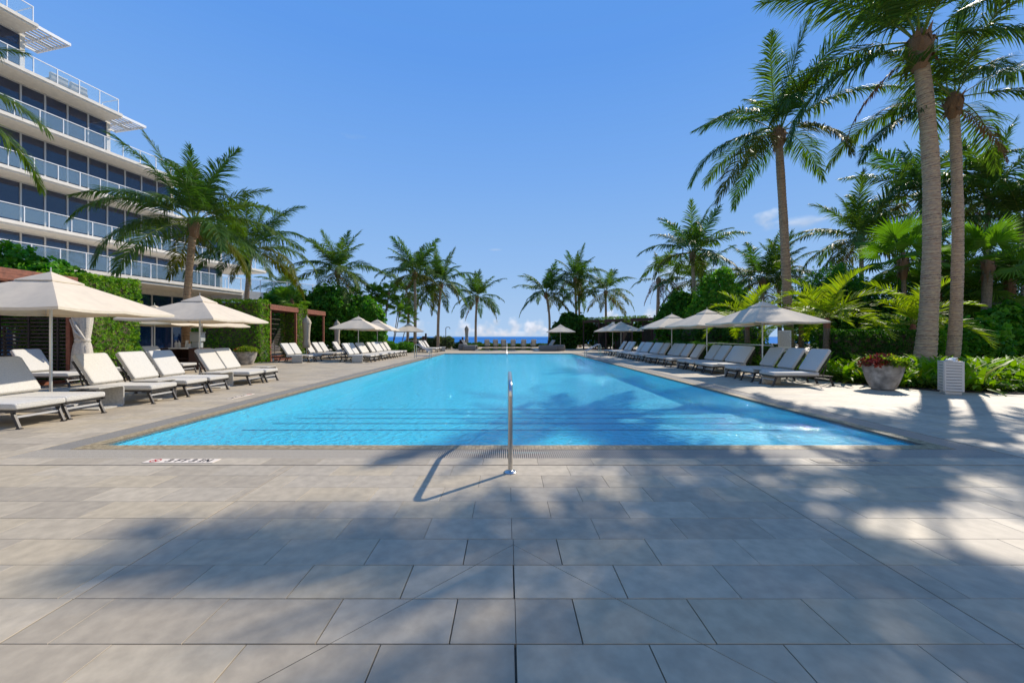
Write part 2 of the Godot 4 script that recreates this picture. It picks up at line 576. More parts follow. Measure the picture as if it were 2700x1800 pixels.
# running-bond stone paving: long side across, rows going away
func tiles(deck: Node3D) -> void:
	var list := []
	var tw := 0.62
	var rows := []
	var z := 4.31
	rows.append([4.33, 4.57])
	var k := 0
	while z > -1.5:
		rows.append([z - 0.313, z])
		z -= 0.313
	z = 4.57
	while z < PF + 0.56:
		rows.append([z, minf(z + 0.305, PF + 0.56)])
		z += 0.305
	var apex := Vector2(0.04, -2.67)
	var cuts := [PackedVector2Array([apex, Vector2(-6, -2.67 + 6.04), Vector2(-30, 40), Vector2(-30, -60), Vector2(0.04, -60)]), PackedVector2Array([apex, Vector2(0.04, -60), Vector2(30, -60), Vector2(30, 40), Vector2(6.08, -2.67 + 6.04)]), PackedVector2Array([apex, Vector2(0.04, 40), Vector2(-30, 40), Vector2(-6, -2.67 + 6.04)]), PackedVector2Array([apex, Vector2(6.08, -2.67 + 6.04), Vector2(30, 40), Vector2(0.04, 40)])]
	for r in rows:
		var zm: float = (r[0] + r[1]) * 0.5
		var off := -0.035 if k % 2 == 1 else -0.345
		k += 1
		off += rng.randf_range(-0.006, 0.006)
		var spans := []
		if zm < 4.33:
			spans = [[-18.0, -2.358], [-2.352, 2.352], [2.358, 18.0]]
		elif zm < 4.57:
			spans = [[-18.0, 18.0]]
		else:
			spans = [[-18.0, PL - 0.57], [PR + 0.57, 24.0]]
		for sp in spans:
			var x: float = floorf(sp[0] / tw) * tw - off - tw
			while x < sp[1]:
				var a: float = maxf(x, sp[0])
				var b: float = minf(x + tw, sp[1])
				x += tw
				if b - a < 0.012:
					continue
				var near: float = r[0]
				list.append([a, near, b, r[1]])
	# nearest in view become single pieces; the rest one mass
	var inview := []
	var rest := []
	for t in list:
		var zc: float = maxf(t[1], 0.3)
		var mid: float = (t[0] + t[2]) * 0.5
		if t[3] > 1.6 and absf(mid) < 1.33 * t[3] + 0.3 and t[0] > -13.5 and t[2] < 12.5:
			inview.append(t)
		else:
			rest.append(t)
	inview.sort_custom(func(p, q): return p[1] < q[1])
	while inview.size() > 285:
		rest.append(inview.pop_back())
	var J := 0.0014
	var full := {}
	for t in inview:
		var w: float = t[2] - t[0] - 2 * J
		var dd: float = t[3] - t[1] - 2 * J
		var m: Material = M["paving%d" % (rng.randi() % 6)]
		var crossed: bool = t[1] < 2.7 and absf((t[0] + t[2]) * 0.5 - 0.04) < 2.67 - t[1] + 0.6
		if not crossed:
			var key := "%.3f,%.3f" % [w, dd]
			if not full.has(key):
				var fb := MB.new()
				fb.plate(PackedVector2Array([Vector2(-w / 2, dd / 2), Vector2(-w / 2, -dd / 2), Vector2(w / 2, -dd / 2), Vector2(w / 2, dd / 2)]), 0.0, 0.02, 0.0012)
				full[key] = fb.mesh()
			part("paving_tile", full[key], m, deck, P((t[0] + t[2]) / 2, rng.randf_range(-0.0007, 0.0007), (t[1] + t[3]) / 2))
		else:
			var base := rect(t[0] + J, t[1] + J, t[2] - J, t[3] - J)
			for ct in cuts:
				for piece in Geometry2D.intersect_polygons(base, ct):
					for pc in Geometry2D.offset_polygon(piece, -0.0015):
						if pc.size() >= 3 and absf(area(pc)) > 0.002:
							var pb := MB.new()
							pb.plate(pc, 0.0, 0.02, 0.0012)
							part("paving_tile", pb, m, deck)
	var masses := []
	for q in 6:
		masses.append(MB.new())
	for t in rest:
		(masses[rng.randi() % 6] as MB).plate(rect(t[0] + J, t[1] + J, t[2] - J, t[3] - J), 0.0, 0.02, 0.0)
	for q in 6:
		if masses[q].v.size():
			part("paving_tiles", masses[q], M["paving%d" % q], deck).set_meta("kind", "stuff")

func area(p: PackedVector2Array) -> float:
	var s := 0.0
	for i in p.size():
		s += p[i].cross(p[(i + 1) % p.size()])
	return s * 0.5

func build_pool() -> void:
	var p := struct("pool")
	var cw := 0.19
	var gw := 0.37
	# basin: wide shallow steps at the near end, then the floor
	var st := [[PN, 6.5, 0.10], [6.5, 7.35, 0.18], [7.35, 8.2, 0.26], [8.2, 9.1, 0.34], [9.1, 10.05, 0.42]]
	for s in st:
		var b := MB.new()
		b.box(P((PL + PR) / 2, WATER - s[2] - 0.3, (s[0] + s[1]) / 2), Vector3(PR - PL, 0.6, s[1] - s[0]))
		var o := part("step", b, M.pool_finish, p)
		var e := MB.new()
		e.box(P((PL + PR) / 2, WATER - s[2] + 0.002, s[1] - 0.02), Vector3(PR - PL - 1.9, 0.006, 0.06))
		part("step_edge", e, M.pool_line, o)
	var fl := MB.new()
	fl.quad(P(PL, WATER - 0.5, 10.0), P(PR, WATER - 0.5, 10.0), P(PR, WATER - 0.5, 28.0), P(PL, WATER - 0.5, 28.0))
	fl.quad(P(PL, WATER - 0.5, 28.0), P(PR, WATER - 0.5, 28.0), P(PR, WATER - 0.06, PF), P(PL, WATER - 0.06, PF))
	part("floor", fl, M.pool_finish, p)
	var wl := MB.new()
	wl.box(P(PL - 0.1, -0.83, (PN + PF) / 2), Vector3(0.2, 1.6, PF - PN + 0.4))
	wl.box(P(PR + 0.1, -0.83, (PN + PF) / 2), Vector3(0.2, 1.6, PF - PN + 0.4))
	wl.box(P((PL + PR) / 2, -0.83, PF + 0.1), Vector3(PR - PL, 1.6, 0.2))
	wl.box(P((PL + PR) / 2, -0.83, PN - 0.1), Vector3(PR - PL, 1.6, 0.2))
	part("wall", wl, M.pool_finish, p)
	var wb := MB.new()
	wb.quad(P(PL, WATER, PN), P(PR, WATER, PN), P(PR, WATER, PF), P(PL, WATER, PF))
	part("water", wb, M.water, p)
	# mosaic coping: four rows of small tiles
	var cb := MB.new()
	slab("coping_bed", M.grout, p, ring_rects(PL, PN, PR, PF, cw), -0.006, 0.05)
	var s2 := 0.0475
	for row in 4:
		var o2 := row * s2
		for side in 2:
			var zz: float = PN - o2 - s2 / 2 if side == 0 else PF + o2 + s2 / 2
			var x := PL - cw
			while x < PR + cw - 0.03:
				if absf(zz - PN) < 1.0 or true:
					tile_top(cb, x + s2 / 2, zz, s2 - 0.005)
				x += s2
			var xx: float = PL - o2 - s2 / 2 if side == 0 else PR + o2 + s2 / 2
			var z := PN
			while z < PF - 0.03:
				tile_top(cb, xx, z + s2 / 2, s2 - 0.005)
				z += s2
	part("coping_tiles", cb, M.coping, p).set_meta("kind", "stuff")
	# overflow grating round the edge
	slab("overflow_channel", M.channel, p, ring_rects(PL - cw, PN - cw, PR + cw, PF + cw, gw), -0.06, 0.05)
	var gb := MB.new()
	var pitch := 0.025
	var x0 := PL - cw - gw
	while x0 < PR + cw + gw:
		bar(gb, x0, PN - cw - gw / 2, 0.0145, gw - 0.012)
		bar(gb, x0, PF + cw + gw / 2, 0.0145, gw - 0.012)
		x0 += pitch
	var z0 := PN - cw
	while z0 < PF + cw:
		bar(gb, PL - cw - gw / 2, z0 + 0.008, gw - 0.012, 0.0145)
		bar(gb, PR + cw + gw / 2, z0 + 0.008, gw - 0.012, 0.0145)
		z0 += pitch
	part("grating_bars", gb, M.grate, p).set_meta("kind", "stuff")

func tile_top(b: MB, x: float, z: float, s: float) -> void:
	var y := -0.002 + rng.randf_range(-0.0006, 0.0006)
	var h := s / 2
	b.quad(P(x - h, y, z - h), P(x + h, y, z - h), P(x + h, y, z + h), P(x - h, y, z + h))

func bar(b: MB, x: float, z: float, w: float, d: float) -> void:
	var y := -0.003
	var h := w / 2
	var e := d / 2
	var lo := -0.03
	b.quad(P(x - h, y, z - e), P(x + h, y, z - e), P(x + h, y, z + e), P(x - h, y, z + e))
	b.quad(P(x - h, lo, z - e), P(x + h, lo, z - e), P(x + h, y, z - e), P(x - h, y, z - e))
	b.quad(P(x + h, lo, z - e), P(x + h, lo, z + e), P(x + h, y, z + e), P(x + h, y, z - e))
	b.quad(P(x - h, lo, z + e), P(x - h, lo, z - e), P(x - h, y, z - e), P(x - h, y, z + e))

func text(s: String, size: float, m: Material, parent: Node3D, at: Vector3, basis_: Basis) -> void:
	var f := SystemFont.new()
	f.font_names = PackedStringArray(["Droid Sans"])
	f.font_weight = 700
	var t := TextMesh.new()
	t.text = s
	t.font = f
	t.font_size = 64
	t.pixel_size = size / 64.0
	t.depth = 0.002
	var o := MeshInstance3D.new()
	o.name = "lettering"
	o.mesh = t
	o.material_override = m
	parent.add_child(o, true)
	o.transform = Transform3D(basis_, at)

func depth_marker(x: float, d: float, turn: float, label: String, faded: bool) -> void:
	var t := thing("depth_marker", label, "depth marker", P(x, 0, d), turn, "depth markers set in the pool surround")
	var b := MB.new()
	b.rbox(Vector3(0, 0.002, 0), Vector3(0.80, 0.008, 0.135), 0.002, Basis.IDENTITY, 1)
	part("plate", b, M.deck_far if faded else M.plate, t)
	text("3 FT 3 IN", 0.125, M.ink_grey if faded else M.ink, t, Vector3(0.085, 0.0075, 0.0), Basis(Vector3.RIGHT, -PI / 2))
	if not faded:
		var r := MB.new()
		for k in 24:
			var a0 := TAU * k / 24
			var a1 := TAU * (k + 1) / 24
			var q := func(a: float, rr: float) -> Vector3: return Vector3(-0.30 + cos(a) * rr, 0.0078, sin(a) * rr)
			r.quad(q.call(a1, 0.042), q.call(a1, 0.056), q.call(a0, 0.056), q.call(a0, 0.042))
		r.box(Vector3(-0.30, 0.0072, 0), Vector3(0.092, 0.001, 0.013), Basis(Vector3.UP, -PI / 4))
		r.box(Vector3(-0.305, 0.0068, 0.0), Vector3(0.05, 0.001, 0.014), Basis(Vector3.UP, PI / 5))
		part("no_diving_symbol", r, M.red, t)

# ---------------------------------------------------------------- loungers, tables, umbrellas
func make_lounger() -> Node3D:
	# foot end at +x, head at -x; origin under the foot legs' line, centred across
	var t := Node3D.new()
	t.name = "sun_lounger"
	var a := deg_to_rad(57.0)
	var b := MB.new()
	b.rbox(Vector3(-0.66, 0.345, 0), Vector3(1.30, 0.10, 0.68), 0.035)
	var sc := part("seat_cushion", b, M.cushion, t)
	b = MB.new()
	for s in [-0.333, 0.333]:
		b.tube([Vector3(-1.27, 0.385, s), Vector3(-0.05, 0.385, s)], [0.006, 0.006], 5)
	b.tube([Vector3(-0.018, 0.385, -0.30), Vector3(-0.018, 0.385, 0.30)], [0.006, 0.006], 5)
	part("piping", b, M.cushion, sc)
	b = MB.new()
	var bb := Basis(Vector3.BACK, -a)
	b.rbox(Vector3(-1.26, 0.40, 0) + bb * Vector3(-0.37, 0.035, 0), Vector3(0.74, 0.10, 0.68), 0.035, bb)
	var bc := part("back_cushion", b, M.cushion, t)
	b = MB.new()
	for s in [-0.333, 0.333]:
		b.tube([Vector3(-1.26, 0.40, 0) + bb * Vector3(-0.70, 0.075, s), Vector3(-1.26, 0.40, 0) + bb * Vector3(-0.05, 0.075, s)], [0.006, 0.006], 5)
	b.tube([Vector3(-1.26, 0.40, 0) + bb * Vector3(-0.733, 0.075, -0.3), Vector3(-1.26, 0.40, 0) + bb * Vector3(-0.733, 0.075, 0.3)], [0.006, 0.006], 5)
	part("piping", b, M.cushion, bc)
	b = MB.new()
	for s in [-0.31, 0.31]:
		b.box(Vector3(-0.86, 0.275, s), Vector3(1.70, 0.035, 0.03))
		b.box(Vector3(-1.26, 0.345, s) + bb * Vector3(-0.34, -0.03, 0), Vector3(0.68, 0.03, 0.028), bb)
		b.box(Vector3(-1.52, 0.43, s * 0.8), Vector3(0.02, 0.36, 0.02), Basis(Vector3.BACK, 0.35))
	for x in [-0.06, -0.6, -1.2, -1.69]:
		b.box(Vector3(x, 0.275, 0), Vector3(0.035, 0.03, 0.60))
	part("frame", b, M.bronze, t)
	for e in [0, 1]:
		for s in [-0.29, 0.29]:
			b = MB.new()
			var x0 := -0.13 if e == 0 else -1.62
			var x1 := 0.0 if e == 0 else -1.75
			leg(b, Vector3(x0, 0.29, s), Vector3(x1, 0.0, s))
			part("leg", b, M.bronze, t)
		b = MB.new()
		b.box(Vector3(-0.085 if e == 0 else -1.665, 0.18, 0), Vector3(0.03, 0.03, 0.56))
		part("stretcher", b, M.alum, t)
	return t

func leg(b: MB, p: Vector3, q: Vector3) -> void:
	var y := (p - q).normalized()
	var x := Vector3(y.y, -y.x, 0).normalized()
	b.box((p + q) / 2 + Vector3(0, 0.006, 0), Vector3(0.045, (p - q).length() - 0.012, 0.032), Basis(x, y, x.cross(y)))
	b.box(q + Vector3(0, 0.008, 0), Vector3(0.075, 0.016, 0.045))

func make_table() -> Node3D:
	# C-shaped cast side table: top, one upright, foot; opening towards +z
	var t := Node3D.new()
	t.name = "side_table"
	var w := 0.50
	var hgt := 0.43
	var th := 0.022
	var r := 0.06
	var L := 0.56
	var out := []
	out.append(Vector2(w / 2, hgt))
	for k in 6:
		var an := PI / 2 + PI / 2 * k / 5
		out.append(Vector2(-w / 2 + r + cos(an) * r, hgt - r + sin(an) * r))
	for k in 6:
		var an := PI + PI / 2 * k / 5
		out.append(Vector2(-w / 2 + r + cos(an) * r, r + sin(an) * r))
	out.append(Vector2(w / 2, 0))
	var inn := []
	inn.append(Vector2(w / 2, hgt - th))
	for k in 6:
		var an := PI / 2 + PI / 2 * k / 5
		inn.append(Vector2(-w / 2 + r + cos(an) * (r - th), hgt - r + sin(an) * (r - th)))
	for k in 6:
		var an := PI + PI / 2 * k / 5
		inn.append(Vector2(-w / 2 + r + cos(an) * (r - th), r + sin(an) * (r - th)))
	inn.append(Vector2(w / 2, th))
	var b := MB.new()
	for i in out.size() - 1:
		var o0 := Vector3(0, out[i].y, out[i].x)
		var o1 := Vector3(0, out[i + 1].y, out[i + 1].x)
		var i0 := Vector3(0, inn[i].y, inn[i].x)
		var i1 := Vector3(0, inn[i + 1].y, inn[i + 1].x)
		var e := Vector3(L / 2, 0, 0)
		b.quad(o0 - e, o0 + e, o1 + e, o1 - e)
		b.quad(i0 + e, i0 - e, i1 - e, i1 + e)
		b.quad(o0 + e, i0 + e, i1 + e, o1 + e)
		b.quad(i0 - e, o0 - e, o1 - e, i1 - e)
	for s in [[hgt, hgt - th], [th, 0.0]]:
		b.quad(Vector3(-L / 2, s[1], w / 2), Vector3(L / 2, s[1], w / 2), Vector3(L / 2, s[0], w / 2), Vector3(-L / 2, s[0], w / 2))
	part("table_shell", b, M.table_stone, t)
	return t

func make_umbrella(side := 2.66) -> Node3D:
	var t := Node3D.new()
	t.name = "parasol"
	var rim := 1.93
	var top := 2.62
	var h := side / 2
	var b := MB.new()
	var R := 8
	var Q := 6
	# eight gores between corner and middle ribs, sagging a little between them
	var pts := []
	for k in 8:
		var an := PI / 4 * k + PI / 4
		var d := Vector2(cos(an), sin(an))
		var m := maxf(absf(d.x), absf(d.y))
		pts.append(d / m * h * (1.0 if k % 2 == 0 else 0.985))
	for k in 8:
		var p0: Vector2 = pts[k]
		var p1: Vector2 = pts[(k + 1) % 8]
		var base := b.v.size()
		for i in R + 1:
			var u := 0.06 + 0.94 * float(i) / R
			for j in Q + 1:
				var w := float(j) / Q
				b.vert(canopy_at(p0, p1, u, w, h, rim, top), Vector3.UP)
		for i in R + 1:
			for j in Q + 1:
				var u := 0.06 + 0.94 * float(i) / R
				var w := float(j) / Q
				var du := canopy_at(p0, p1, u + 0.01, w, h, rim, top) - canopy_at(p0, p1, u - 0.01, w, h, rim, top)
				var dw := canopy_at(p0, p1, u, w + 0.02, h, rim, top) - canopy_at(p0, p1, u, w - 0.02, h, rim, top)
				var nn := dw.cross(du).normalized()
				b.n[base + i * (Q + 1) + j] = nn if nn.y > 0 else -nn
		for i in R:
			for j in Q:
				var q := base + i * (Q + 1) + j
				b.face(q, q + Q + 2, q + Q + 1)
				b.face(q, q + 1, q + Q + 2)
		# short hanging hem
		for j in Q:
			var a0 := canopy_at(p0, p1, 1.0, float(j) / Q, h, rim, top)
			var a1 := canopy_at(p0, p1, 1.0, float(j + 1) / Q, h, rim, top)
			var dn := Vector3(0, -0.05, 0)
			b.quad(a1 + dn, a0 + dn, a0, a1)
	part("canopy", b, M.canvas, t)
	b = MB.new()
	for k in 8:
		var p0: Vector2 = pts[k] * 0.24
		var p1: Vector2 = pts[(k + 1) % 8] * 0.24
		var y0 := top - 0.20 + 0.075
		b.tri(Vector3(p1.x, y0, p1.y), Vector3(p0.x, y0, p0.y), Vector3(0, top + 0.075, 0))
		b.quad(Vector3(p1.x, y0 - 0.025, p1.y), Vector3(p0.x, y0 - 0.025, p0.y), Vector3(p0.x, y0, p0.y), Vector3(p1.x, y0, p1.y))
	part("vent_cap", b, M.canvas, t)
	b = MB.new()
	b.tube([Vector3(0, 0.03, 0), Vector3(0, 2.62, 0)], [0.024, 0.024], 12)
	b.tube([Vector3(0, 2.68, 0), Vector3(0, 2.78, 0)], [0.012, 0.008], 8)
	b.lathe([Vector2(0.02, 2.02), Vector2(0.045, 2.03), Vector2(0.045, 2.10), Vector2(0.02, 2.11)], 12)
	part("pole", b, M.pole, t)
	for k in 8:
		b = MB.new()
		var e := Vector3(pts[k].x, 0, pts[k].y)
		var y1 := rim
		b.tube([Vector3(0, 2.55, 0), Vector3(e.x * 0.98, y1 + 0.0, e.z * 0.98) + Vector3(0, -0.02, 0)], [0.010, 0.008], 5)
		var rb := part("rib", b, M.pole, t)
		b = MB.new()
		b.tube([Vector3(0, 2.06, 0), Vector3(e.x * 0.5, lerpf(2.55, rim, 0.5) - 0.03, e.z * 0.5)], [0.008, 0.008], 5)
		part("strut", b, M.pole, rb)
	b = MB.new()
	b.rbox(Vector3(0, 0.03, 0), Vector3(0.55, 0.06, 0.55), 0.01)
	b.tube([Vector3(0, 0.05, 0), Vector3(0, 0.28, 0)], [0.035, 0.035], 12)
	part("base_plate", b, M.alum, t)
	return t

func canopy_at(p0: Vector2, p1: Vector2, u: float, w: float, h: float, rim: float, top: float) -> Vector3:
	var p := p0.lerp(p1, w)
	var sag := sin(clampf(w, 0, 1) * PI) * 0.045 * u * u
	var pull := 1.0 - sin(clampf(w, 0, 1) * PI) * 0.018 * u
	return Vector3(p.x * u * pull, top - (top - rim) * (0.93 * u + 0.07 * u * u) - sag * 0.6, p.y * u * pull)

func make_closed_umbrella() -> Node3D:
	var t := Node3D.new()
	t.name = "closed_parasol"
	var b := MB.new()
	b.lathe([Vector2(0.05, 0.72), Vector2(0.16, 0.76), Vector2(0.20, 0.95), Vector2(0.15, 1.25), Vector2(0.16, 1.6), Vector2(0.19, 2.0), Vector2(0.21, 2.2), Vector2(0.24, 2.28), Vector2(0.15, 2.52), Vector2(0.03, 2.66)], 40, Vector3.ZERO, 0.16, 8)
	part("folded_canopy", b, M.canvas_closed, t)
	b = MB.new()
	b.tube([Vector3(0, 0.03, 0), Vector3(0, 2.75, 0)], [0.024, 0.018], 10)
	part("pole", b, M.pole, t)
	b = MB.new()
	b.rbox(Vector3(0, 0.03, 0), Vector3(0.55, 0.06, 0.55), 0.01)
	part("base_plate", b, M.alum, t)
	return t

func put_loungers() -> void:
	var lo := make_lounger()
	var tb := make_table()
	var um := make_umbrella()
	var cl := make_closed_umbrella()
	for o in [[lo, "sun lounger"], [tb, "side table"], [um, "parasol"], [cl, "parasol"]]:
		o[0].set_meta("category", o[1])
	# left front row
	var Z := [6.29, 6.99, 8.55, 9.50, 10.25, 11.74, 12.45]
	for k in Z.size():
		copy(lo, "sun_lounger", P(-7.53 + rng.randf_range(-0.04, 0.04), 0, Z[k]), rng.randf_range(-0.035, 0.035), "off-white cushioned sun lounger, %s from the camera in the left front row" % WORDS[k], "loungers in the near left front row")
	Z = [22.1, 22.85, 23.9, 24.65, 25.6, 26.5, 27.25, 28.2, 28.95]
	for k in Z.size():
		copy(lo, "sun_lounger", P(-7.58 + rng.randf_range(-0.06, 0.06), 0, Z[k]), rng.randf_range(-0.04, 0.04), "off-white sun lounger, %s from the near end of the far left front row" % WORDS[k], "loungers in the far left front row")
	Z = [11.3, 13.0, 14.0, 15.2]
	for k in Z.size():
		copy(lo, "sun_lounger", P(-12.35, 0, Z[k]), rng.randf_range(-0.03, 0.03), "off-white sun lounger by the near cabana hedge, %s of the back row" % WORDS[k], "loungers behind the left front row")
	Z = [21.9, 22.7, 24.4, 25.4, 26.2, 28.3]
	for k in Z.size():
		copy(lo, "sun_lounger", P(-10.95, 0, Z[k]), rng.randf_range(-0.04, 0.04), "off-white sun lounger before the vine cabanas, %s of the far back row" % WORDS[k], "loungers before the far left cabanas")
	Z = [35.4, 36.3, 37.6]
	for k in Z.size():
		copy(lo, "sun_lounger", P(-6.4, 0, Z[k]), rng.randf_range(-0.04, 0.04), "off-white sun lounger beyond the left pool steps, %s from the pool end" % WORDS[k], "loungers beyond the left pool steps")
	# right front row: heads to the right
	Z = [11.5, 12.5, 13.5, 14.93, 15.67, 16.5, 17.25, 18.6, 19.75, 20.5, 21.25, 22.6, 23.35, 24.1, 25.1, 25.85, 26.6, 28.7, 29.5, 30.7]
	for k in Z.size():
		copy(lo, "sun_lounger", P(7.66 + rng.randf_range(-0.06, 0.06), 0, Z[k]), PI + rng.randf_range(-0.04, 0.04), "off-white cushioned sun lounger, %s from the camera in the right poolside row" % WORDS[k], "loungers in the right poolside row")
	# far end, facing the sea and the water
	var X := [-2.73, -1.6, -0.53, 0.76, 2.17, 3.5]
	for k in X.size():
		copy(lo, "sun_lounger", P(X[k], 0, 53.6), PI / 2, "grey lounger facing the sea, %s from the left beyond the reflecting pool" % WORDS[k], "loungers facing the sea")
	Z = [44.6, 45.4, 46.2, 47.0]
	for k in Z.size():
		copy(lo, "sun_lounger", P(-3.6, 0, Z[k]), 0.1, "sun lounger at the left of the reflecting pool, %s from the camera" % WORDS[k], "loungers left of the reflecting pool")
		copy(lo, "sun_lounger", P(3.6, 0, Z[k] - 1.6), PI - 0.1, "sun lounger at the right of the reflecting pool, %s from the camera" % WORDS[k], "loungers right of the reflecting pool")
	# side tables
	var T := [[-8.18, 7.80, "between the second and third near left loungers"], [-8.14, 9.02, "between the third and fourth near left loungers"], [-8.18, 11.0, "between the fifth and sixth near left loungers"], [-8.18, 13.1, "after the seventh near left lounger"], [-12.9, 12.0, "beside the near hedge behind the left row"], [-12.8, 14.75, "near the bar behind the left row"]]
	for q in T:
		copy(tb, "side_table", P(q[0], 0, q[1]), PI if false else 0.0, "pale C-shaped stone side table %s" % q[2], "stone side tables")
	T = [[-11.35, 21.3, "before the vine cabana back row"], [-8.15, 21.45, "at the near end of the far left row"], [-6.9, 34.75, "beside the pool steps on the left"], [-6.35, 38.35, "past the last lounger on the left"]]
	for q in T:
		copy(tb, "side_table", P(q[0], 0, q[1]), PI, "pale stone side table %s" % q[2], "stone side tables")
	T = [[7.95, 12.0, "between the first and second right loungers"], [8.05, 14.2, "between the third and fourth right loungers"], [7.95, 17.92, "between the seventh and eighth right loungers"], [8.0, 21.92, "between the eleventh and twelfth right loungers"], [7.9, 27.4, "after the seventeenth right lounger"]]
	for q in T:
		copy(tb, "side_table", P(q[0], 0, q[1]), PI, "pale stone side table %s" % q[2], "stone side tables")
	# parasols
	var U := [[-8.95, 7.65, 0.12, "large off-white open parasol nearest the camera on the left"], [-9.5, 12.05, 0.04, "off-white parasol over the fourth to sixth left loungers"], [-14.2, 15.7, 0.2, "open parasol half hidden left of the bar counter"], [-14.1, 18.0, -0.1, "open parasol standing over the bar counter"], [-9.4, 24.6, 0.1, "open parasol at the near end of the far left row"], [-9.6, 28.8, 0.05, "open parasol in the middle of the far left row"], [-9.4, 37.0, 0.3, "open parasol over the loungers beyond the left pool steps"],
		[9.15, 14.0, 0.1, "large open parasol nearest the camera on the right, striped by a trunk shadow"], [9.2, 18.0, 0.12, "second open parasol on the right side"], [9.2, 21.85, 0.05, "third open parasol on the right side"], [9.6, 33.0, 0.2, "right one of two overlapping parasols before the far right cabanas"], [9.6, 35.6, 0.1, "left one of two overlapping parasols before the far right cabanas"], [5.5, 40.5, 0.0, "open parasol by the tall bush at the far right end"]]
	for q in U:
		copy(um, "parasol", P(q[0], 0, q[1]), q[2], q[3], "open parasols")
	U = [[-12.35, 24.0, "closed parasol before the vine cabana, nearer of two"], [-13.1, 30.0, "closed parasol before the far left shrubs"], [-4.7, 45.0, "closed brown parasol against the sea"]]
	for q in U:
		copy(cl, "closed_parasol", P(q[0], 0, q[1]), 0.0, q[2], "closed parasols")
	for o in [lo, tb, um, cl]:
		o.free()

# ---------------------------------------------------------------- plants
func frond_mesh(L: float, e0: float, bend: float, nleaf: int, ll: float, wd: float, sd: int, base_c: Color, rach_c: Color, vee := 0.1, droop := 0.55) -> ArrayMesh:
	var r := RandomNumberGenerator.new()
	r.seed = sd
	var b := MB.new()
	b.colored = true
	var N := 16
	var pts := [Vector3.ZERO]
	var rad := [0.045 * L / 4.2]
	var sway := r.randf_range(-0.25, 0.25)
	for i in N:
		var u := float(i) / N
		var a := deg_to_rad(e0 - bend * pow(u, 1.15))
		var d := Vector3(cos(a), sin(a), sway * u).normalized()
		pts.append(pts[i] + d * L / N)
		rad.append(lerpf(0.026, 0.004, pow(u, 0.7)) * L / 4.2)
	b.col = rach_c
	b.tube(pts, rad, 5, false)
	for side: float in [-1.0, 1.0]:
		for k in nleaf:
			var u := lerpf(0.17, 1.0, (k + r.randf_range(-0.3, 0.3)) / nleaf)
			u = clampf(u, 0.15, 0.995)
			var fi := u * N
			var i := mini(int(fi), N - 1)
			var p: Vector3 = (pts[i] as Vector3).lerp(pts[i + 1], fi - i)
			var T: Vector3 = (pts[i + 1] - pts[i]).normalized()
			var S := Vector3(-T.z, 0, T.x).normalized() * side
			var U := S.cross(T) * -side
			if U.y < 0:
				U = -U
			var al := deg_to_rad(lerpf(70, 22, pow(u, 1.4)) + r.randf_range(-11, 11))
			var prof := minf(1.0, 0.45 + u * 2.0) * (1.0 - 0.72 * pow(maxf(u - 0.35, 0) / 0.65, 1.5))
			var l := ll * prof * r.randf_range(0.68, 1.12)
			var w := wd * (0.6 + 0.4 * prof) * r.randf_range(0.85, 1.1)
			var d0 := (T * cos(al) + S * sin(al) + U * (vee + r.randf_range(-0.1, 0.1))).normalized()
			var W := (T - d0 * T.dot(d0)).normalized().rotated(d0, r.randf_range(-0.5, 0.5) + side * 0.25)
			var sag := droop * r.randf_range(0.5, 1.45) * (0.75 + 0.5 * sin(u * 23.0 + sd))
			var p1 := p + d0 * l * 0.35
			var d1 := (d0 + Vector3(0, -sag, 0)).normalized()
			var p2 := p1 + d1 * l * 0.35
			var d2 := (d1 + Vector3(0, -sag * 1.2, 0)).normalized()
			var p3 := p2 + d2 * l * 0.3
			var shade := r.randf_range(0.75, 1.2)
			var yel := r.randf() * 0.25
			b.col = Color(base_c.r * shade * (1 + yel), base_c.g * shade, base_c.b * shade)
			var n0 := W.cross(d0).normalized()
			var n1 := W.cross(d1).normalized()
			var q := b.vert(p - W * w * 0.3, n0)
			b.vert(p + W * w * 0.3, n0)
			b.vert(p1 - W * w * 0.5, n0)
			b.vert(p1 + W * w * 0.5, n0)
			b.vert(p2 - W * w * 0.38, n1)
			b.vert(p2 + W * w * 0.38, n1)
			b.vert(p3, n1)
			b.face(q, q + 1, q + 3)
			b.face(q, q + 3, q + 2)
			b.face(q + 2, q + 3, q + 5)
			b.face(q + 2, q + 5, q + 4)
			b.face(q + 4, q + 5, q + 6)
	return b.mesh()

var ELEV := [82.0, 64.0, 46.0, 26.0, 6.0, -18.0]
var BEND := [24.0, 48.0, 70.0, 82.0, 78.0, 60.0]

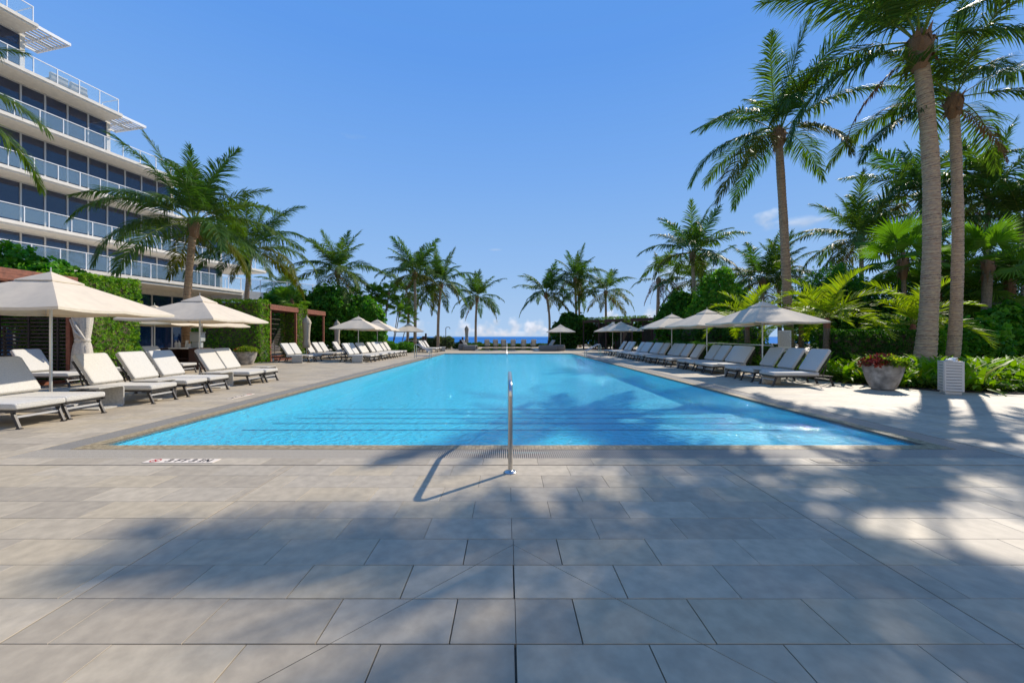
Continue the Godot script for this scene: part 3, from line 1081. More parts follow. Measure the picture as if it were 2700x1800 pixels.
func make_fronds() -> void:
	for lod in 2:
		var arr := []
		for e in ELEV.size():
			var pair := []
			for s in 2:
				pair.append(frond_mesh(4.2, ELEV[e], BEND[e] + s * 14 - 7, 108 if lod == 0 else 62, 1.12, 0.043 if lod == 0 else 0.066, 100 + e * 10 + s, Color(0.10, 0.18, 0.032), Color(0.30, 0.34, 0.08), 0.06, 0.85 if e > 1 else (0.6 if e == 1 else 0.35)))
			arr.append(pair)
		shared["frond%d" % lod] = arr
	var dead := []
	for s in 3:
		dead.append(frond_mesh(4.0, [-35.0, -60.0, 10.0][s], [45.0, 26.0, 95.0][s], 40, 0.6, 0.06, 300 + s, Color(0.17, 0.10, 0.05), Color(0.22, 0.13, 0.06), 0.0, 1.2))
	shared.dead = dead
	var small := []
	for e in 4:
		small.append(frond_mesh(1.9, [78.0, 58.0, 38.0, 15.0][e], [60.0, 88.0, 95.0, 85.0][e], 30, 0.66, 0.05, 400 + e, Color(0.26, 0.38, 0.03), Color(0.3, 0.34, 0.07), 0.45, 0.22))
	shared.small = small
	# husk of old leaf bases below the crown
	var b := MB.new()
	var r := RandomNumberGenerator.new()
	r.seed = 9
	b.lathe([Vector2(0.12, -0.62), Vector2(0.17, -0.48), Vector2(0.22, -0.25), Vector2(0.25, -0.05), Vector2(0.20, 0.18), Vector2(0.08, 0.36)], 14, Vector3.ZERO, 0.12, 5)
	for k in 22:
		var an := r.randf() * TAU
		var y := r.randf_range(-0.4, 0.2)
		var o := Vector3(cos(an), 0, sin(an))
		var sd := Vector3(-sin(an), 0, cos(an))
		var dn := Vector3(0, -1 if r.randf() < 0.55 else 0.9, 0) + o * r.randf_range(0.2, 0.8)
		var p := o * 0.21 + Vector3(0, y, 0)
		var l := r.randf_range(0.18, 0.42)
		b.tri(p - sd * 0.06, p + sd * 0.06, p + dn.normalized() * l)
		b.tri(p + sd * 0.06 + o * 0.02, p - sd * 0.06 + o * 0.02, p + dn.normalized() * l)
	shared.husk = b.mesh()
	# fan palm leaf: petiole along +x, then a pleated blade
	for q in 2:
		b = MB.new()
		b.colored = true
		r.seed = 20 + q
		b.col = Color(0.16, 0.22, 0.05)
		b.tube([Vector3.ZERO, Vector3(0.5, 0.03, 0), Vector3(0.95, -0.02, 0)], [0.018, 0.012, 0.01], 5, false)
		var c := Vector3(0.95, -0.02, 0)
		var cnt := 32
		for k in cnt:
			var a0 := deg_to_rad(lerpf(-150, 150, float(k) / cnt))
			var a1 := deg_to_rad(lerpf(-150, 150, float(k + 1) / cnt))
			var am := (a0 + a1) / 2
			var R := 0.82 * r.randf_range(0.9, 1.06) * (0.85 + 0.15 * cos(am))
			var ri := R * 0.55
			var fold := 0.035 if k % 2 == 0 else -0.0
			var sh := r.randf_range(0.8, 1.15)
			b.col = Color(0.15 * sh, 0.28 * sh, 0.03 * sh)
			var sagi := -0.05 * absf(sin(am))
			var d0 := Vector3(cos(a0), 0, sin(a0))
			var d1 := Vector3(cos(a1), 0, sin(a1))
			var dm := Vector3(cos(am), 0, sin(am))
			var i0 := c + d0 * ri + Vector3(0, sagi, 0)
			var i1 := c + d1 * ri + Vector3(0, sagi, 0)
			var im := c + dm * ri + Vector3(0, sagi + 0.03, 0)
			var tip := c + dm * R + Vector3(0, sagi - 0.16 * r.randf_range(0.6, 1.4), 0)
			b.tri(c, im, i0)
			b.tri(c, i1, im)
			b.tri(i0, im, tip)
			b.tri(im, i1, tip)
		shared["fan%d" % q] = b.mesh()

func bark_tube(path: Array, r0: float, r1: float, rings: float, c0: Color, flare := 0.5, sides := 12) -> MB:
	var curve := Curve3D.new()
	for i in path.size():
		var t: Vector3 = (path[mini(i + 1, path.size() - 1)] - path[maxi(i - 1, 0)]) * 0.17
		curve.add_point(path[i], -t, t)
	var len := curve.get_baked_length()
	var n := int(len / rings * 3.0)
	var pts := []
	var rad := []
	for i in n + 1:
		var s := len * i / n
		pts.append(curve.sample_baked(s, true))
		var u := s / len
		var ph := fmod(i, 3) / 3.0
		rad.append((lerpf(r0, r1, pow(u, 0.8)) + r0 * flare * exp(-s * 1.6)) * (1.0 + (0.045 if i % 3 == 0 else (-0.02 if i % 3 == 1 else 0.012))) * (1.0 + 0.025 * sin(s * 3.1 + r0 * 90.0)))
	var b := MB.new()
	b.colored = true
	b.col = c0
	b.tube(pts, rad, sides, false)
	# ring scars: the grooves are coloured unevenly darker
	var w := sides + 1
	for i in n + 1:
		if i % 3 == 1:
			for k in w:
				var z := 0.62 + 0.3 * absf(sin(i * 12.9 + k * 2.3))
				b.c[i * w + k] = Color(c0.r * z, c0.g * z, c0.b * z)
	return b

# a coconut palm: path of trunk points (x, height, depth), crown at the last one
func palm(label: String, path: Array, L: float, n: int, sd: int, o := {}) -> Node3D:
	var base: Vector3 = P(path[0][0], path[0][1], path[0][2])
	var t := thing("coconut_palm", label, "palm tree", base, 0.0, "coconut palms")
	var r := RandomNumberGenerator.new()
	r.seed = sd
	var pts := []
	for p in path:
		pts.append(P(p[0], p[1], p[2]) - base)
	var r0: float = o.get("r", 0.17)
	var lod: int = o.get("lod", 1)
	var tb := bark_tube(pts, r0, r0 * 0.78, 0.16 if lod == 0 else 0.25, o.get("bark", Color(1, 1, 1)), o.get("flare", 0.4), 14 if lod == 0 else 9)
	part("trunk", tb, M.bark, t)
	var top: Vector3 = pts[pts.size() - 1]
	var hs := part("leaf_sheath", shared.husk, M.fibre, t, top)
	hs.scale = Vector3.ONE * (r0 / 0.17) * 0.95
	hs.rotation.y = r.randf() * TAU
	var lo: float = o.get("low", -24.0)
	var off := r.randf() * TAU
	for i in n:
		var u := (i + 0.5) / n
		var e := lerpf(86.0, lo, pow(u, 1.12)) + r.randf_range(-7, 7)
		var az := off + i * 2.39996 + r.randf_range(-0.25, 0.25)
		hang(t, top, e, az, L * r.randf_range(0.8, 1.1) * (0.92 if u < 0.12 else 1.0), lod, r, M.frond_old if u > 0.8 and r.randf() < 0.5 else (M.frond_deep if r.randf() < 0.4 else M.frond))
	for q in o.get("extra", []):
		hang(t, top, q[0], q[1], q[2], lod, r, M.frond)
	for k in o.get("dead", 1 if r.randf() < 0.6 else 0):
		var f := part("dead_frond", shared.dead[k % 3], M.frond_dead, t, top + Vector3(0, -0.1, 0))
		f.rotation = Vector3(0, r.randf() * TAU, 0)
		f.scale = Vector3.ONE * L / 4.2 * r.randf_range(0.6, 0.9)
	return t

func hang(t: Node3D, top: Vector3, e: float, az: float, L: float, lod: int, r: RandomNumberGenerator, m: Material) -> void:
	var best := 0
	for k in ELEV.size():
		if absf(ELEV[k] - e) < absf(ELEV[best] - e):
			best = k
	var f := part("frond", shared["frond%d" % lod][best][r.randi() % 2], m, t)
	var bs := Basis(Vector3.UP, az) * Basis(Vector3.BACK, deg_to_rad((e - ELEV[best]) * 0.8)) * Basis(Vector3.RIGHT, r.randf_range(-0.3, 0.3))
	f.transform = Transform3D(bs.scaled(Vector3.ONE * L / 4.2), top + Vector3(0, 0.12, 0) + Basis(Vector3.UP, az) * Vector3(0.08, 0, 0))

func fan_palm(label: String, x: float, d: float, h: float, x1: float, n: int, sd: int, s := 1.0, r0 := 0.085) -> void:
	var t := thing("fan_palm", label, "palm tree", P(x, 0, d), 0.0, "fan palms")
	var r := RandomNumberGenerator.new()
	r.seed = sd
	var top := Vector3(x1 - x, h, 0)
	var b := bark_tube([Vector3.ZERO, top * 0.5 + Vector3(r.randf_range(-0.1, 0.1), 0, 0), top], r0, r0 * 1.15, 0.2, Color(0.8, 0.78, 0.72), 0.25, 9)
	part("trunk", b, M.old_bark, t)
	var hs := part("leaf_sheath", shared.husk, M.fibre, t, top + Vector3(0, -0.1, 0))
	hs.scale = Vector3(0.62, 1.0, 0.62) * s
	for i in n:
		var e := lerpf(80.0, -40.0, (i + 0.5) / n) + r.randf_range(-8, 8)
		var az := i * 2.39996 + r.randf_range(-0.3, 0.3)
		var f := part("frond", shared["fan%d" % (i % 2)], M.frond, t, top)
		f.transform = Transform3D((Basis(Vector3.UP, az) * Basis(Vector3.BACK, deg_to_rad(e)) * Basis(Vector3.RIGHT, r.randf_range(-0.4, 0.4))).scaled(Vector3.ONE * s * r.randf_range(0.85, 1.1)), top)

func dwarf_palm(label: String, x: float, d: float, h: float, n: int, sd: int, s := 1.0) -> void:
	var t := thing("dwarf_palm", label, "palm tree", P(x, 0, d), 0.0, "low feather palms")
	var r := RandomNumberGenerator.new()
	r.seed = sd
	var b := MB.new()
	b.colored = true
	b.col = Color(0.55, 0.5, 0.45)
	b.tube([Vector3.ZERO, Vector3(0, h * 0.25, 0), Vector3(0, h * 0.6, 0), Vector3(0, h, 0)], [0.17 * s, 0.15 * s, 0.10 * s, 0.085 * s], 12, false)
	part("trunk", b, M.old_bark, t)
	b = MB.new()
	b.tube([Vector3(0, h, 0), Vector3(0, h + 0.2, 0), Vector3(0, h + 0.42, 0)], [0.085 * s, 0.1 * s, 0.05 * s], 12, false)
	part("crownshaft", b, M.timber, t)
	for i in n:
		var az := i * 2.39996 + r.randf_range(-0.2, 0.2)
		var k := clampi(int(4.0 * i / n), 0, 3)
		var f := part("frond", shared.small[k], M.leaf, t)
		f.transform = Transform3D(Basis(Vector3.UP, az).scaled(Vector3.ONE * s * r.randf_range(0.9, 1.12)), Vector3(0, h + 0.35, 0))

# leaf clumps for hedges and shrubs
func clump(kind: String) -> ArrayMesh:
	if shared.has("clump_" + kind):
		return shared["clump_" + kind]
	var b := MB.new()
	var r := RandomNumberGenerator.new()
	r.seed = 77
	var n := 6
	for k in n:
		var az := TAU * k / n + r.randf_range(-0.3, 0.3)
		var el := r.randf_range(0.1, 1.1)
		var d := Vector3(cos(az) * cos(el), sin(el), sin(az) * cos(el))
		var s := d.cross(Vector3.UP).normalized()
		var nn := s.cross(d).normalized()
		var p := d * 0.15
		var l := 1.0
		var w := 0.26
		if kind == "round":
			w = 0.40
			l = 0.95
		elif kind == "long":
			w = 0.16
			l = 1.35
		var mid := p + d * l * 0.5 + nn * 0.06
		var tip := p + d * l - nn * 0.1
		if kind == "round":
			var i := b.vert(mid, nn)
			for q in 7:
				var an := TAU * q / 7
				b.vert(mid + d * cos(an) * l * 0.5 + s * sin(an) * w, (nn + d * cos(an) * 0.25 + s * sin(an) * 0.25).normalized())
			for q in 7:
				b.face(i, i + 1 + (q + 1) % 7, i + 1 + q)
		else:
			var i := b.vert(p, nn)
			b.vert(mid + s * w - nn * 0.05, (nn + s * 0.35).normalized())
			b.vert(tip, nn)
			b.vert(mid - s * w - nn * 0.05, (nn - s * 0.35).normalized())
			b.vert(mid, nn)
			for q in [[0, 1, 4], [1, 2, 4], [2, 3, 4], [3, 0, 4]]:
				b.face(i + q[0], i + q[1], i + q[2])
	shared["clump_" + kind] = b.mesh()
	return shared["clump_" + kind]

func leaves(parent: Node3D, called: String, kind: String, spots: Array, size: float, lo: Color, hi: Color, r: RandomNumberGenerator, m: Material = null) -> void:
	var mm := MultiMesh.new()
	mm.transform_format = MultiMesh.TRANSFORM_3D
	mm.use_colors = true
	mm.mesh = clump(kind)
	mm.instance_count = spots.size()
	for i in spots.size():
		var p: Vector3 = spots[i][0]
		var nn: Vector3 = (spots[i][1] + Vector3(r.randfn() * 0.45, r.randfn() * 0.45 + 0.15, r.randfn() * 0.45)).normalized()
		var x := nn.cross(Vector3(0.3, 0.2, 1.0)).normalized().rotated(nn, r.randf() * TAU)
		mm.set_instance_transform(i, Transform3D(Basis(x, nn, x.cross(nn)).scaled_local(Vector3.ONE * size * r.randf_range(0.7, 1.25)), p))
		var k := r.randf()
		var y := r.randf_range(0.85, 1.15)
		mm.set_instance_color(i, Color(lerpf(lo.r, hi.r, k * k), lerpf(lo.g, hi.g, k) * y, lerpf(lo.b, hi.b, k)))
	var o := MultiMeshInstance3D.new()
	o.name = called
	o.multimesh = mm
	o.material_override = m if m else M.leaf
	o.set_meta("kind", "stuff")
	parent.add_child(o, true)

func box_spots(c: Vector3, s: Vector3, n: int, r: RandomNumberGenerator, depth := 0.22, lump := 0.12) -> Array:
	var f := FastNoiseLite.new()
	f.frequency = 0.55
	f.seed = int(c.x * 31 + c.z * 17)
	var out := []
	var ar := [s.y * s.z, s.y * s.z, s.x * s.y, s.x * s.y, s.x * s.z]
	var tot := 0.0
	for a in ar:
		tot += a
	for i in n:
		var pick := r.randf() * tot
		var k := 0
		while k < 4 and pick > ar[k]:
			pick -= ar[k]
			k += 1
		var p := Vector3(r.randf_range(-0.5, 0.5), r.randf_range(-0.5, 0.5), r.randf_range(-0.5, 0.5)) * s
		var nn: Vector3 = [Vector3.RIGHT, Vector3.LEFT, Vector3.BACK, Vector3.FORWARD, Vector3.UP][k]
		if k < 2:
			p.x = nn.x * s.x * 0.5
		elif k < 4:
			p.z = nn.z * s.z * 0.5
		else:
			p.y = s.y * 0.5
		var g := c + p
		var bulge := f.get_noise_3d(g.x * 2, g.y * 2, g.z * 2) * lump
		out.append([c + p + nn * (bulge - depth * pow(r.randf(), 2.2)), nn])
	return out

func blob_spots(bl: Array, n: int, r: RandomNumberGenerator, depth := 0.4) -> Array:
	var out := []
	var tot := 0.0
	for b in bl:
		tot += b[1].x * b[1].y
	var tries := 0
	while out.size() < n and tries < n * 4:
		tries += 1
		var pick := r.randf() * tot
		var k := 0
		while k < bl.size() - 1 and pick > bl[k][1].x * bl[k][1].y:
			pick -= bl[k][1].x * bl[k][1].y
			k += 1
		var dir := Vector3(r.randfn(), r.randfn(), r.randfn()).normalized()
		var p: Vector3 = bl[k][0] + dir * bl[k][1] * ((1.05 - depth * pow(r.randf(), 1.8)) if r.randf() < 0.86 else r.randf_range(1.05, 1.28))
		if p.y < 0.05:
			continue
		var buried := false
		for j in bl.size():
			if j != k and ((p - bl[j][0]) / bl[j][1]).length() < 0.72:
				buried = true
				break
		if not buried:
			out.append([p, (dir / bl[k][1]).normalized()])
	return out

func hedge(label: String, x0: float, x1: float, d0: float, d1: float, y0: float, y1: float, n: int, sd: int, size := 0.062, lo := Color(0.10, 0.22, 0.015), hi := Color(0.32, 0.46, 0.03)) -> void:
	var c := P((x0 + x1) / 2, 0, (d0 + d1) / 2)
	var t := thing("hedge", label, "hedge", c, 0.0)
	var r := RandomNumberGenerator.new()
	r.seed = sd
	var s := Vector3(x1 - x0, y1 - y0, d1 - d0)
	var b := MB.new()
	b.rbox(Vector3(0, (y0 + y1) / 2, 0), s - Vector3(0.34, 0.3, 0.34).min(s * 0.6), 0.06, Basis.IDENTITY, 1)
	part("twigs", b, M.twigs, t)
	leaves(t, "foliage", "leaf", box_spots(Vector3(0, (y0 + y1) / 2, 0), s, n, r), size, lo, hi, r)

func bush(label: String, x: float, d: float, bl: Array, n: int, sd: int, kind := "leaf", size := 0.11, lo := Color(0.035, 0.11, 0.012), hi := Color(0.12, 0.25, 0.02), called := "shrub", stems := 0) -> void:
	var t := thing(called, label, "shrub", P(x, 0, d), 0.0)
	var r := RandomNumberGenerator.new()
	r.seed = sd
	# split each lobe into smaller uneven ones so that the outline breaks up
	var lobes := []
	for q in bl:
		var c := Vector3(q[0], q[1], -q[2])
		var s := Vector3(q[3], q[4], q[5])
		lobes.append([c, s * 0.86])
		for k in 7:
			var dir := Vector3(r.randfn(), r.randfn() * 0.8 + 0.25, r.randfn()).normalized()
			lobes.append([c + dir * s * 0.68, s * r.randf_range(0.28, 0.44)])
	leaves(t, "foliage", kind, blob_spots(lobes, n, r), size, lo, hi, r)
	var b := MB.new()
	for q in bl:
		var sp := SphereMesh.new()
		var c := Vector3(q[0], q[1], -q[2])
		var s := Vector3(q[3], q[4], q[5]) * 0.52
		var prof := []
		for k in 9:
			var a := -PI / 2 + PI * k / 8
			prof.append(Vector2(cos(a) * 1.0, sin(a)))
		var i0 := b.v.size()
		b.lathe(prof, 10)
		for i in range(i0, b.v.size()):
			b.v[i] = c + b.v[i] * s
			b.n[i] = (b.n[i] / s).normalized()
	part("twigs", b, M.twigs, t)
	b = MB.new()
	for k in maxi(stems, 3):
		var a := r.randf() * TAU
		var q: Array = bl[r.randi() % bl.size()]
		b.tube([Vector3(cos(a) * 0.12, 0, sin(a) * 0.12), Vector3(q[0] * 0.5 + cos(a) * 0.2, q[1] * 0.5, -q[2] * 0.5 + sin(a) * 0.2), Vector3(q[0], q[1], -q[2])], [0.05, 0.04, 0.02], 6, false)
	part("stem", b, M.stem, t)

func rosette_mesh(n: int, l: float, w: float, sd: int) -> ArrayMesh:
	var key := "rosette%d_%d" % [n, sd]
	if shared.has(key):
		return shared[key]
	var b := MB.new()
	b.colored = true
	var r := RandomNumberGenerator.new()
	r.seed = sd
	for k in n:
		var az := k * 2.39996 + r.randf_range(-0.3, 0.3)
		var el := deg_to_rad(lerpf(82, 18, float(k) / n) + r.randf_range(-10, 10))
		var o := Vector3(cos(az), 0, sin(az))
		var s := Vector3(-sin(az), 0, cos(az))
		var ll := l * r.randf_range(0.7, 1.15)
		var sh := r.randf_range(0.7, 1.25)
		var yel := 1.0 + (0.9 if r.randf() < 0.12 else r.randf() * 0.25)
		b.col = Color(0.18 * sh * yel, 0.34 * sh, 0.025 * sh)
		var p := o * 0.02
		var prev := -1
		for i in 5:
			var u := i / 4.0
			var ww: float = w * [0.5, 0.95, 1.0, 0.7, 0.05][i]
			var d := (o * cos(el) + Vector3.UP * sin(el)).normalized()
			var nn := (Vector3.UP * cos(el) - o * sin(el)).normalized()
			var q := b.vert(p - s * ww * 0.5 + nn * ww * 0.12, (nn - s * 0.3).normalized())
			b.vert(p + s * ww * 0.5 + nn * ww * 0.12, (nn + s * 0.3).normalized())
			if prev >= 0:
				b.face(prev, prev + 1, q + 1)
				b.face(prev, q + 1, q)
			prev = q
			p += d * ll / 4
			el -= 0.28
	shared[key] = b.mesh()
	return shared[key]

func put_plants() -> void:
	make_fronds()
	# --- coconut palms: (x, height, depth) along the trunk
	palm("tall thick coconut palm beside the round planter on the right", [[13.79, -0.05, 13.00], [13.99, 1.62, 13.00], [14.13, 4.56, 13.00], [14.07, 7.61, 13.00], [13.73, 11.12, 13.00]], 5.2, 10, 11, {"lod": 0, "r": 0.25, "flare": 0.55, "bark": Color(1.35, 1.15, 0.98), "low": -16.0, "extra": [[50.0, 3.0, 5.4], [68.0, 2.5, 5.4], [34.0, 3.8, 5.2]]})
	palm("pale slender coconut palm behind the slatted litter bin", [[15.05, -0.05, 13.3], [15.25, 1.5, 13.3], [15.35, 4.6, 13.3], [15.3, 7.3, 13.3], [15.2, 9.4, 13.3]], 4.0, 11, 23, {"lod": 0, "r": 0.17, "flare": 0.4, "bark": Color(1.35, 1.25, 1.08), "low": -20.0})
	palm("tall coconut palm behind the nearest right parasol", [[13.07, -0.05, 18.00], [12.94, 2.30, 18.00], [12.77, 6.12, 18.00], [12.49, 10.73, 18.00]], 4.9, 16, 37, {"lod": 0, "r": 0.20, "bark": Color(0.85, 0.78, 0.7), "low": -22.0})
	palm("coconut palm rising over the left bar counter", [[-14.85, -0.05, 18.0], [-14.8, 2.5, 18.0], [-14.65, 4.8, 18.0], [-14.45, 6.55, 18.0]], 4.4, 24, 41, {"lod": 0, "r": 0.17, "bark": Color(0.9, 0.82, 0.72), "low": -20.0})
	palm("coconut palm behind the clipped hedge of the vine cabana", [[-16.3, -0.05, 24.0], [-16.1, 3.0, 24.0], [-15.8, 6.7, 24.0]], 4.2, 22, 53, {"lod": 0, "r": 0.15, "low": -24.0})
	palm("coconut palm behind the broad-leaved shrub on the left", [[-14.6, -0.05, 34.0], [-14.6, 3.6, 34.0], [-14.8, 7.0, 34.0]], 4.4, 26, 61)
	palm("coconut palm at the left with a crown against open sky", [[-9.5, -0.05, 40.0], [-9.45, 4.0, 40.0], [-9.5, 7.8, 40.0]], 4.6, 24, 67)
	palm("coconut palm left of the outdoor shower", [[-7.75, -0.05, 43.5], [-7.7, 3.6, 43.5], [-7.4, 7.2, 43.5]], 4.5, 24, 71, {"low": -34.0})
	palm("shorter coconut palm behind the left far parasol", [[-11.8, -0.05, 46.0], [-11.7, 3.2, 46.0], [-11.6, 6.3, 46.0]], 4.4, 20, 73, {"low": -30.0})
	palm("coconut palm standing left of the six sea-facing loungers", [[-4.1, -0.05, 50.5], [-4.1, 3.3, 50.5], [-3.95, 6.4, 50.5]], 4.4, 20, 79)
	palm("curved coconut palm right of the six sea-facing loungers", [[5.4, -0.05, 50.5], [5.45, 3.4, 50.5], [5.25, 5.6, 50.5], [4.95, 6.9, 50.5]], 4.4, 20, 83, {"low": -20.0})
	palm("taller palm of the pair behind the far right bush", [[8.8, -0.05, 50.0], [8.8, 4.6, 50.0], [8.65, 8.8, 50.0]], 4.4, 22, 89)
	palm("shorter palm of the pair behind the far right bush", [[9.7, -0.05, 52.0], [9.6, 3.7, 52.0], [9.5, 7.3, 52.0]], 4.0, 18, 97)
	palm("coconut palm rising over the far right cabanas", [[12.3, -0.05, 48.5], [12.25, 3.4, 48.5], [12.2, 6.9, 48.5]], 4.2, 18, 101, {"low": -34.0})
	palm("coconut palm with a sparse crown over the right tall shrub", [[14.9, -0.05, 31.0], [14.85, 4.0, 31.0], [14.7, 7.9, 31.0]], 4.4, 22, 103)
	palm("withered palm with brown hanging fronds on the right", [[14.7, -0.05, 38.5], [14.8, 3.5, 38.5], [14.9, 7.0, 38.5]], 3.6, 5, 107, {"dead": 9})
	palm("dark palm behind the sparse-crowned palm on the right", [[17.6, -0.05, 37.0], [17.6, 3.5, 37.0], [17.6, 6.6, 37.0]], 4.2, 18, 109)
	palm("low dark palm left of the tall right trunk", [[19.6, -0.05, 30.0], [19.6, 3.0, 30.0], [19.6, 5.7, 30.0]], 4.0, 18, 113)
	palm("low dark palm just right of the tall right trunk", [[22.4, -0.05, 32.0], [22.3, 3.0, 32.0], [22.3, 6.2, 32.0]], 4.0, 18, 127)
	palm("tall palm behind the thick palm trunk on the right", [[31.9, -0.05, 30.0], [31.9, 6.0, 30.0], [31.9, 12.0, 30.0]], 5.8, 24, 131)
	palm("palm at the right edge above the slatted pavilion", [[33.0, -0.05, 27.0], [33.1, 6.0, 27.0], [33.3, 10.9, 27.0]], 5.4, 22, 137)
	palm("palm with orange leaf bases at the right picture edge", [[33.1, -0.05, 25.0], [33.1, 4.6, 25.0], [33.0, 8.6, 25.0]], 5.0, 18, 139)
	palm("palm leaning over the bright fan palms on the right", [[27.0, -0.05, 30.0], [27.2, 4.6, 30.0], [27.2, 8.7, 30.0]], 5.4, 22, 149)
	palm("palm outside the left edge whose fronds reach into view", [[-17.6, -0.05, 10.6], [-17.4, 4.0, 10.6], [-17.2, 8.3, 10.6]], 4.0, 18, 151, {"lod": 0})
	palm("small palm beyond the curved glass balustrade", [[-25.5, -0.05, 44.0], [-25.5, 3.5, 44.0], [-25.5, 6.8, 44.0]], 3.6, 16, 157)
	# --- fan palms
	fan_palm("tall fan palm right of the thick palm trunk", 23.2, 19.0, 5.0, 23.4, 20, 3, 1.45, 0.16)
	fan_palm("fan palm just left of the thick palm trunk", 21.4, 21.0, 5.5, 21.3, 20, 5, 1.5)
	fan_palm("fan palm at the right picture edge", 25.5, 19.8, 4.1, 25.5, 16, 7, 1.3, 0.14)
	fan_palm("low fan palm between the two right fan palms", 25.0, 20.8, 3.6, 25.1, 14, 9, 1.15)
	fan_palm("slim fan palm between the two big right trunks", 23.2, 21.0, 3.6, 23.1, 16, 13, 1.25)
	fan_palm("fan palm above the near left cabana pair", -16.4, 29.5, 4.1, -16.3, 14, 15, 0.9, 0.06)
	var XS := [[-12.9, 37.5, 5.4], [-12.3, 38.2, 4.9], [-11.9, 37.2, 5.6], [-11.3, 38.0, 4.6], [-13.6, 38.5, 5.7], [-11.0, 37.0, 3.8], [-12.6, 36.6, 4.2], [-10.6, 38.4, 3.2], [-14.4, 37.0, 5.2]]
	for k in XS.size():
		fan_palm("thin-stemmed fan palm in the leaning clump, %s" % WORDS[k], XS[k][0], XS[k][1], XS[k][2], XS[k][0] + 0.35 + 0.22 * (XS[k][0] + 13), 12, 200 + k, 0.75, 0.035)
	# --- low feather palms, right border
	dwarf_palm("bright feather palm behind the first right loungers", 12.6, 15.4, 1.75, 12, 31, 1.25)
	dwarf_palm("bright feather palm behind the second right parasol", 11.8, 19.2, 1.75, 12, 33, 1.2)
	dwarf_palm("feather palm between the tall trunk and the first loungers", 13.7, 18.2, 1.6, 10, 35, 1.1)
	dwarf_palm("feather palm at the foot of the thick palm trunk", 15.9, 15.3, 1.5, 12, 37, 1.2)
	# --- hedges
	hedge("bright clipped hedge at the end of the near left cabana", -15.6, -13.35, 12.35, 14.2, 0.0, 3.42, 9000, 1)
	hedge("clipped hedge wall facing the camera beside the vine cabanas", -17.3, -13.45, 21.3, 22.1, 0.0, 3.45, 6500, 2)
	hedge("vine-covered hedge pillar between the two left cabanas", -14.6, -13.45, 25.1, 26.25, 0.0, 3.5, 3000, 3, 0.062, Color(0.10, 0.19, 0.015), Color(0.28, 0.38, 0.03))
	hedge("dark clipped hedge behind the first right loungers", 12.6, 15.9, 14.6, 16.2, 0.0, 1.65, 4500, 4, 0.07, Color(0.025, 0.085, 0.01), Color(0.09, 0.2, 0.02))
	hedge("low dark hedge along the right loungers' heads", 10.7, 11.5, 16.6, 30.0, 0.0, 1.05, 6500, 5, 0.075, Color(0.03, 0.09, 0.01), Color(0.11, 0.22, 0.02))
	# --- shrubs
	bush("round-leaved shrub above the near left cabana roof", -17.4, 13.6, [[-2.0, 3.2, -0.6, 1.7, 1.7, 1.3], [-0.3, 3.2, 0.2, 1.5, 1.55, 1.3], [0.9, 3.1, 0.7, 1.1, 1.1, 1.0], [-3.6, 3.2, -1.2, 1.6, 1.9, 1.4]], 6500, 11, "round", 0.14, Color(0.05, 0.20, 0.018), Color(0.19, 0.42, 0.035))
	bush("large broad-leaved shrub behind the left vine cabanas", -14.8, 32.5, [[-2.3, 2.6, 0.0, 2.2, 2.4, 1.8], [0.2, 3.0, 0.3, 2.3, 2.5, 1.8], [2.4, 2.5, 0.6, 1.9, 2.2, 1.6], [-4.3, 3.2, 0.6, 1.7, 2.3, 1.6], [3.4, 1.3, 0.5, 1.2, 1.4, 1.2]], 13000, 12, "round", 0.19, Color(0.045, 0.14, 0.014), Color(0.19, 0.37, 0.03))
	bush("rounded bright green tree-like shrub on the right", 15.1, 28.0, [[0, 3.9, 0, 1.6, 2.3, 1.5], [1.2, 3.2, 0.2, 1.4, 1.9, 1.4], [-0.9, 2.6, 0.0, 1.4, 1.9, 1.3], [0.4, 1.5, 0, 1.9, 1.6, 1.5]], 9000, 13, "leaf", 0.14, Color(0.07, 0.2, 0.012), Color(0.30, 0.48, 0.035))
	bush("darker shrub left of the bright tree-like shrub", 13.8, 30.6, [[0, 2.9, 0, 1.5, 2.1, 1.3], [-1.1, 2.2, 0, 1.1, 1.7, 1.1], [1.1, 1.8, 0, 1.5, 1.8, 1.2]], 6000, 14, "round", 0.14, Color(0.04, 0.13, 0.012), Color(0.15, 0.31, 0.025))
	bush("sea grape bush beside the far right cabanas", 7.2, 46.4, [[0, 1.9, 0, 1.6, 1.9, 1.3], [1.4, 2.4, 0, 1.4, 1.7, 1.2], [-0.9, 1.6, 0, 1.2, 1.5, 1.0], [0.2, 3.2, 0, 1.2, 1.0, 1.0]], 4200, 15, "round", 0.19, Color(0.03, 0.09, 0.012), Color(0.11, 0.22, 0.025))
	bush("bright leafy shrub between the feather palms and the thick trunk", 16.6, 17.0, [[0, 0.9, 0, 1.0, 1.1, 0.8], [1.3, 1.1, 0.3, 1.0, 1.3, 0.8]], 3000, 26, "long", 0.17, Color(0.08, 0.2, 0.012), Color(0.3, 0.48, 0.03))
	bush("bright broad-leaved shrub before the slatted pavilion", 21.2, 17.6, [[0, 1.0, 0, 1.2, 1.2, 0.8], [1.7, 1.2, 0.4, 1.2, 1.5, 0.8], [-1.5, 0.9, 0.2, 1.0, 1.1, 0.8]], 3600, 27, "round", 0.2, Color(0.05, 0.17, 0.012), Color(0.22, 0.42, 0.03))
	bush("tall leafy shrub filling the gap behind the right fan palms", 26.4, 22.2, [[0, 1.4, 0, 1.6, 1.6, 0.8], [-2.2, 1.7, 0.3, 1.5, 1.9, 0.8]], 4200, 28, "long", 0.22, Color(0.05, 0.16, 0.012), Color(0.22, 0.4, 0.03))
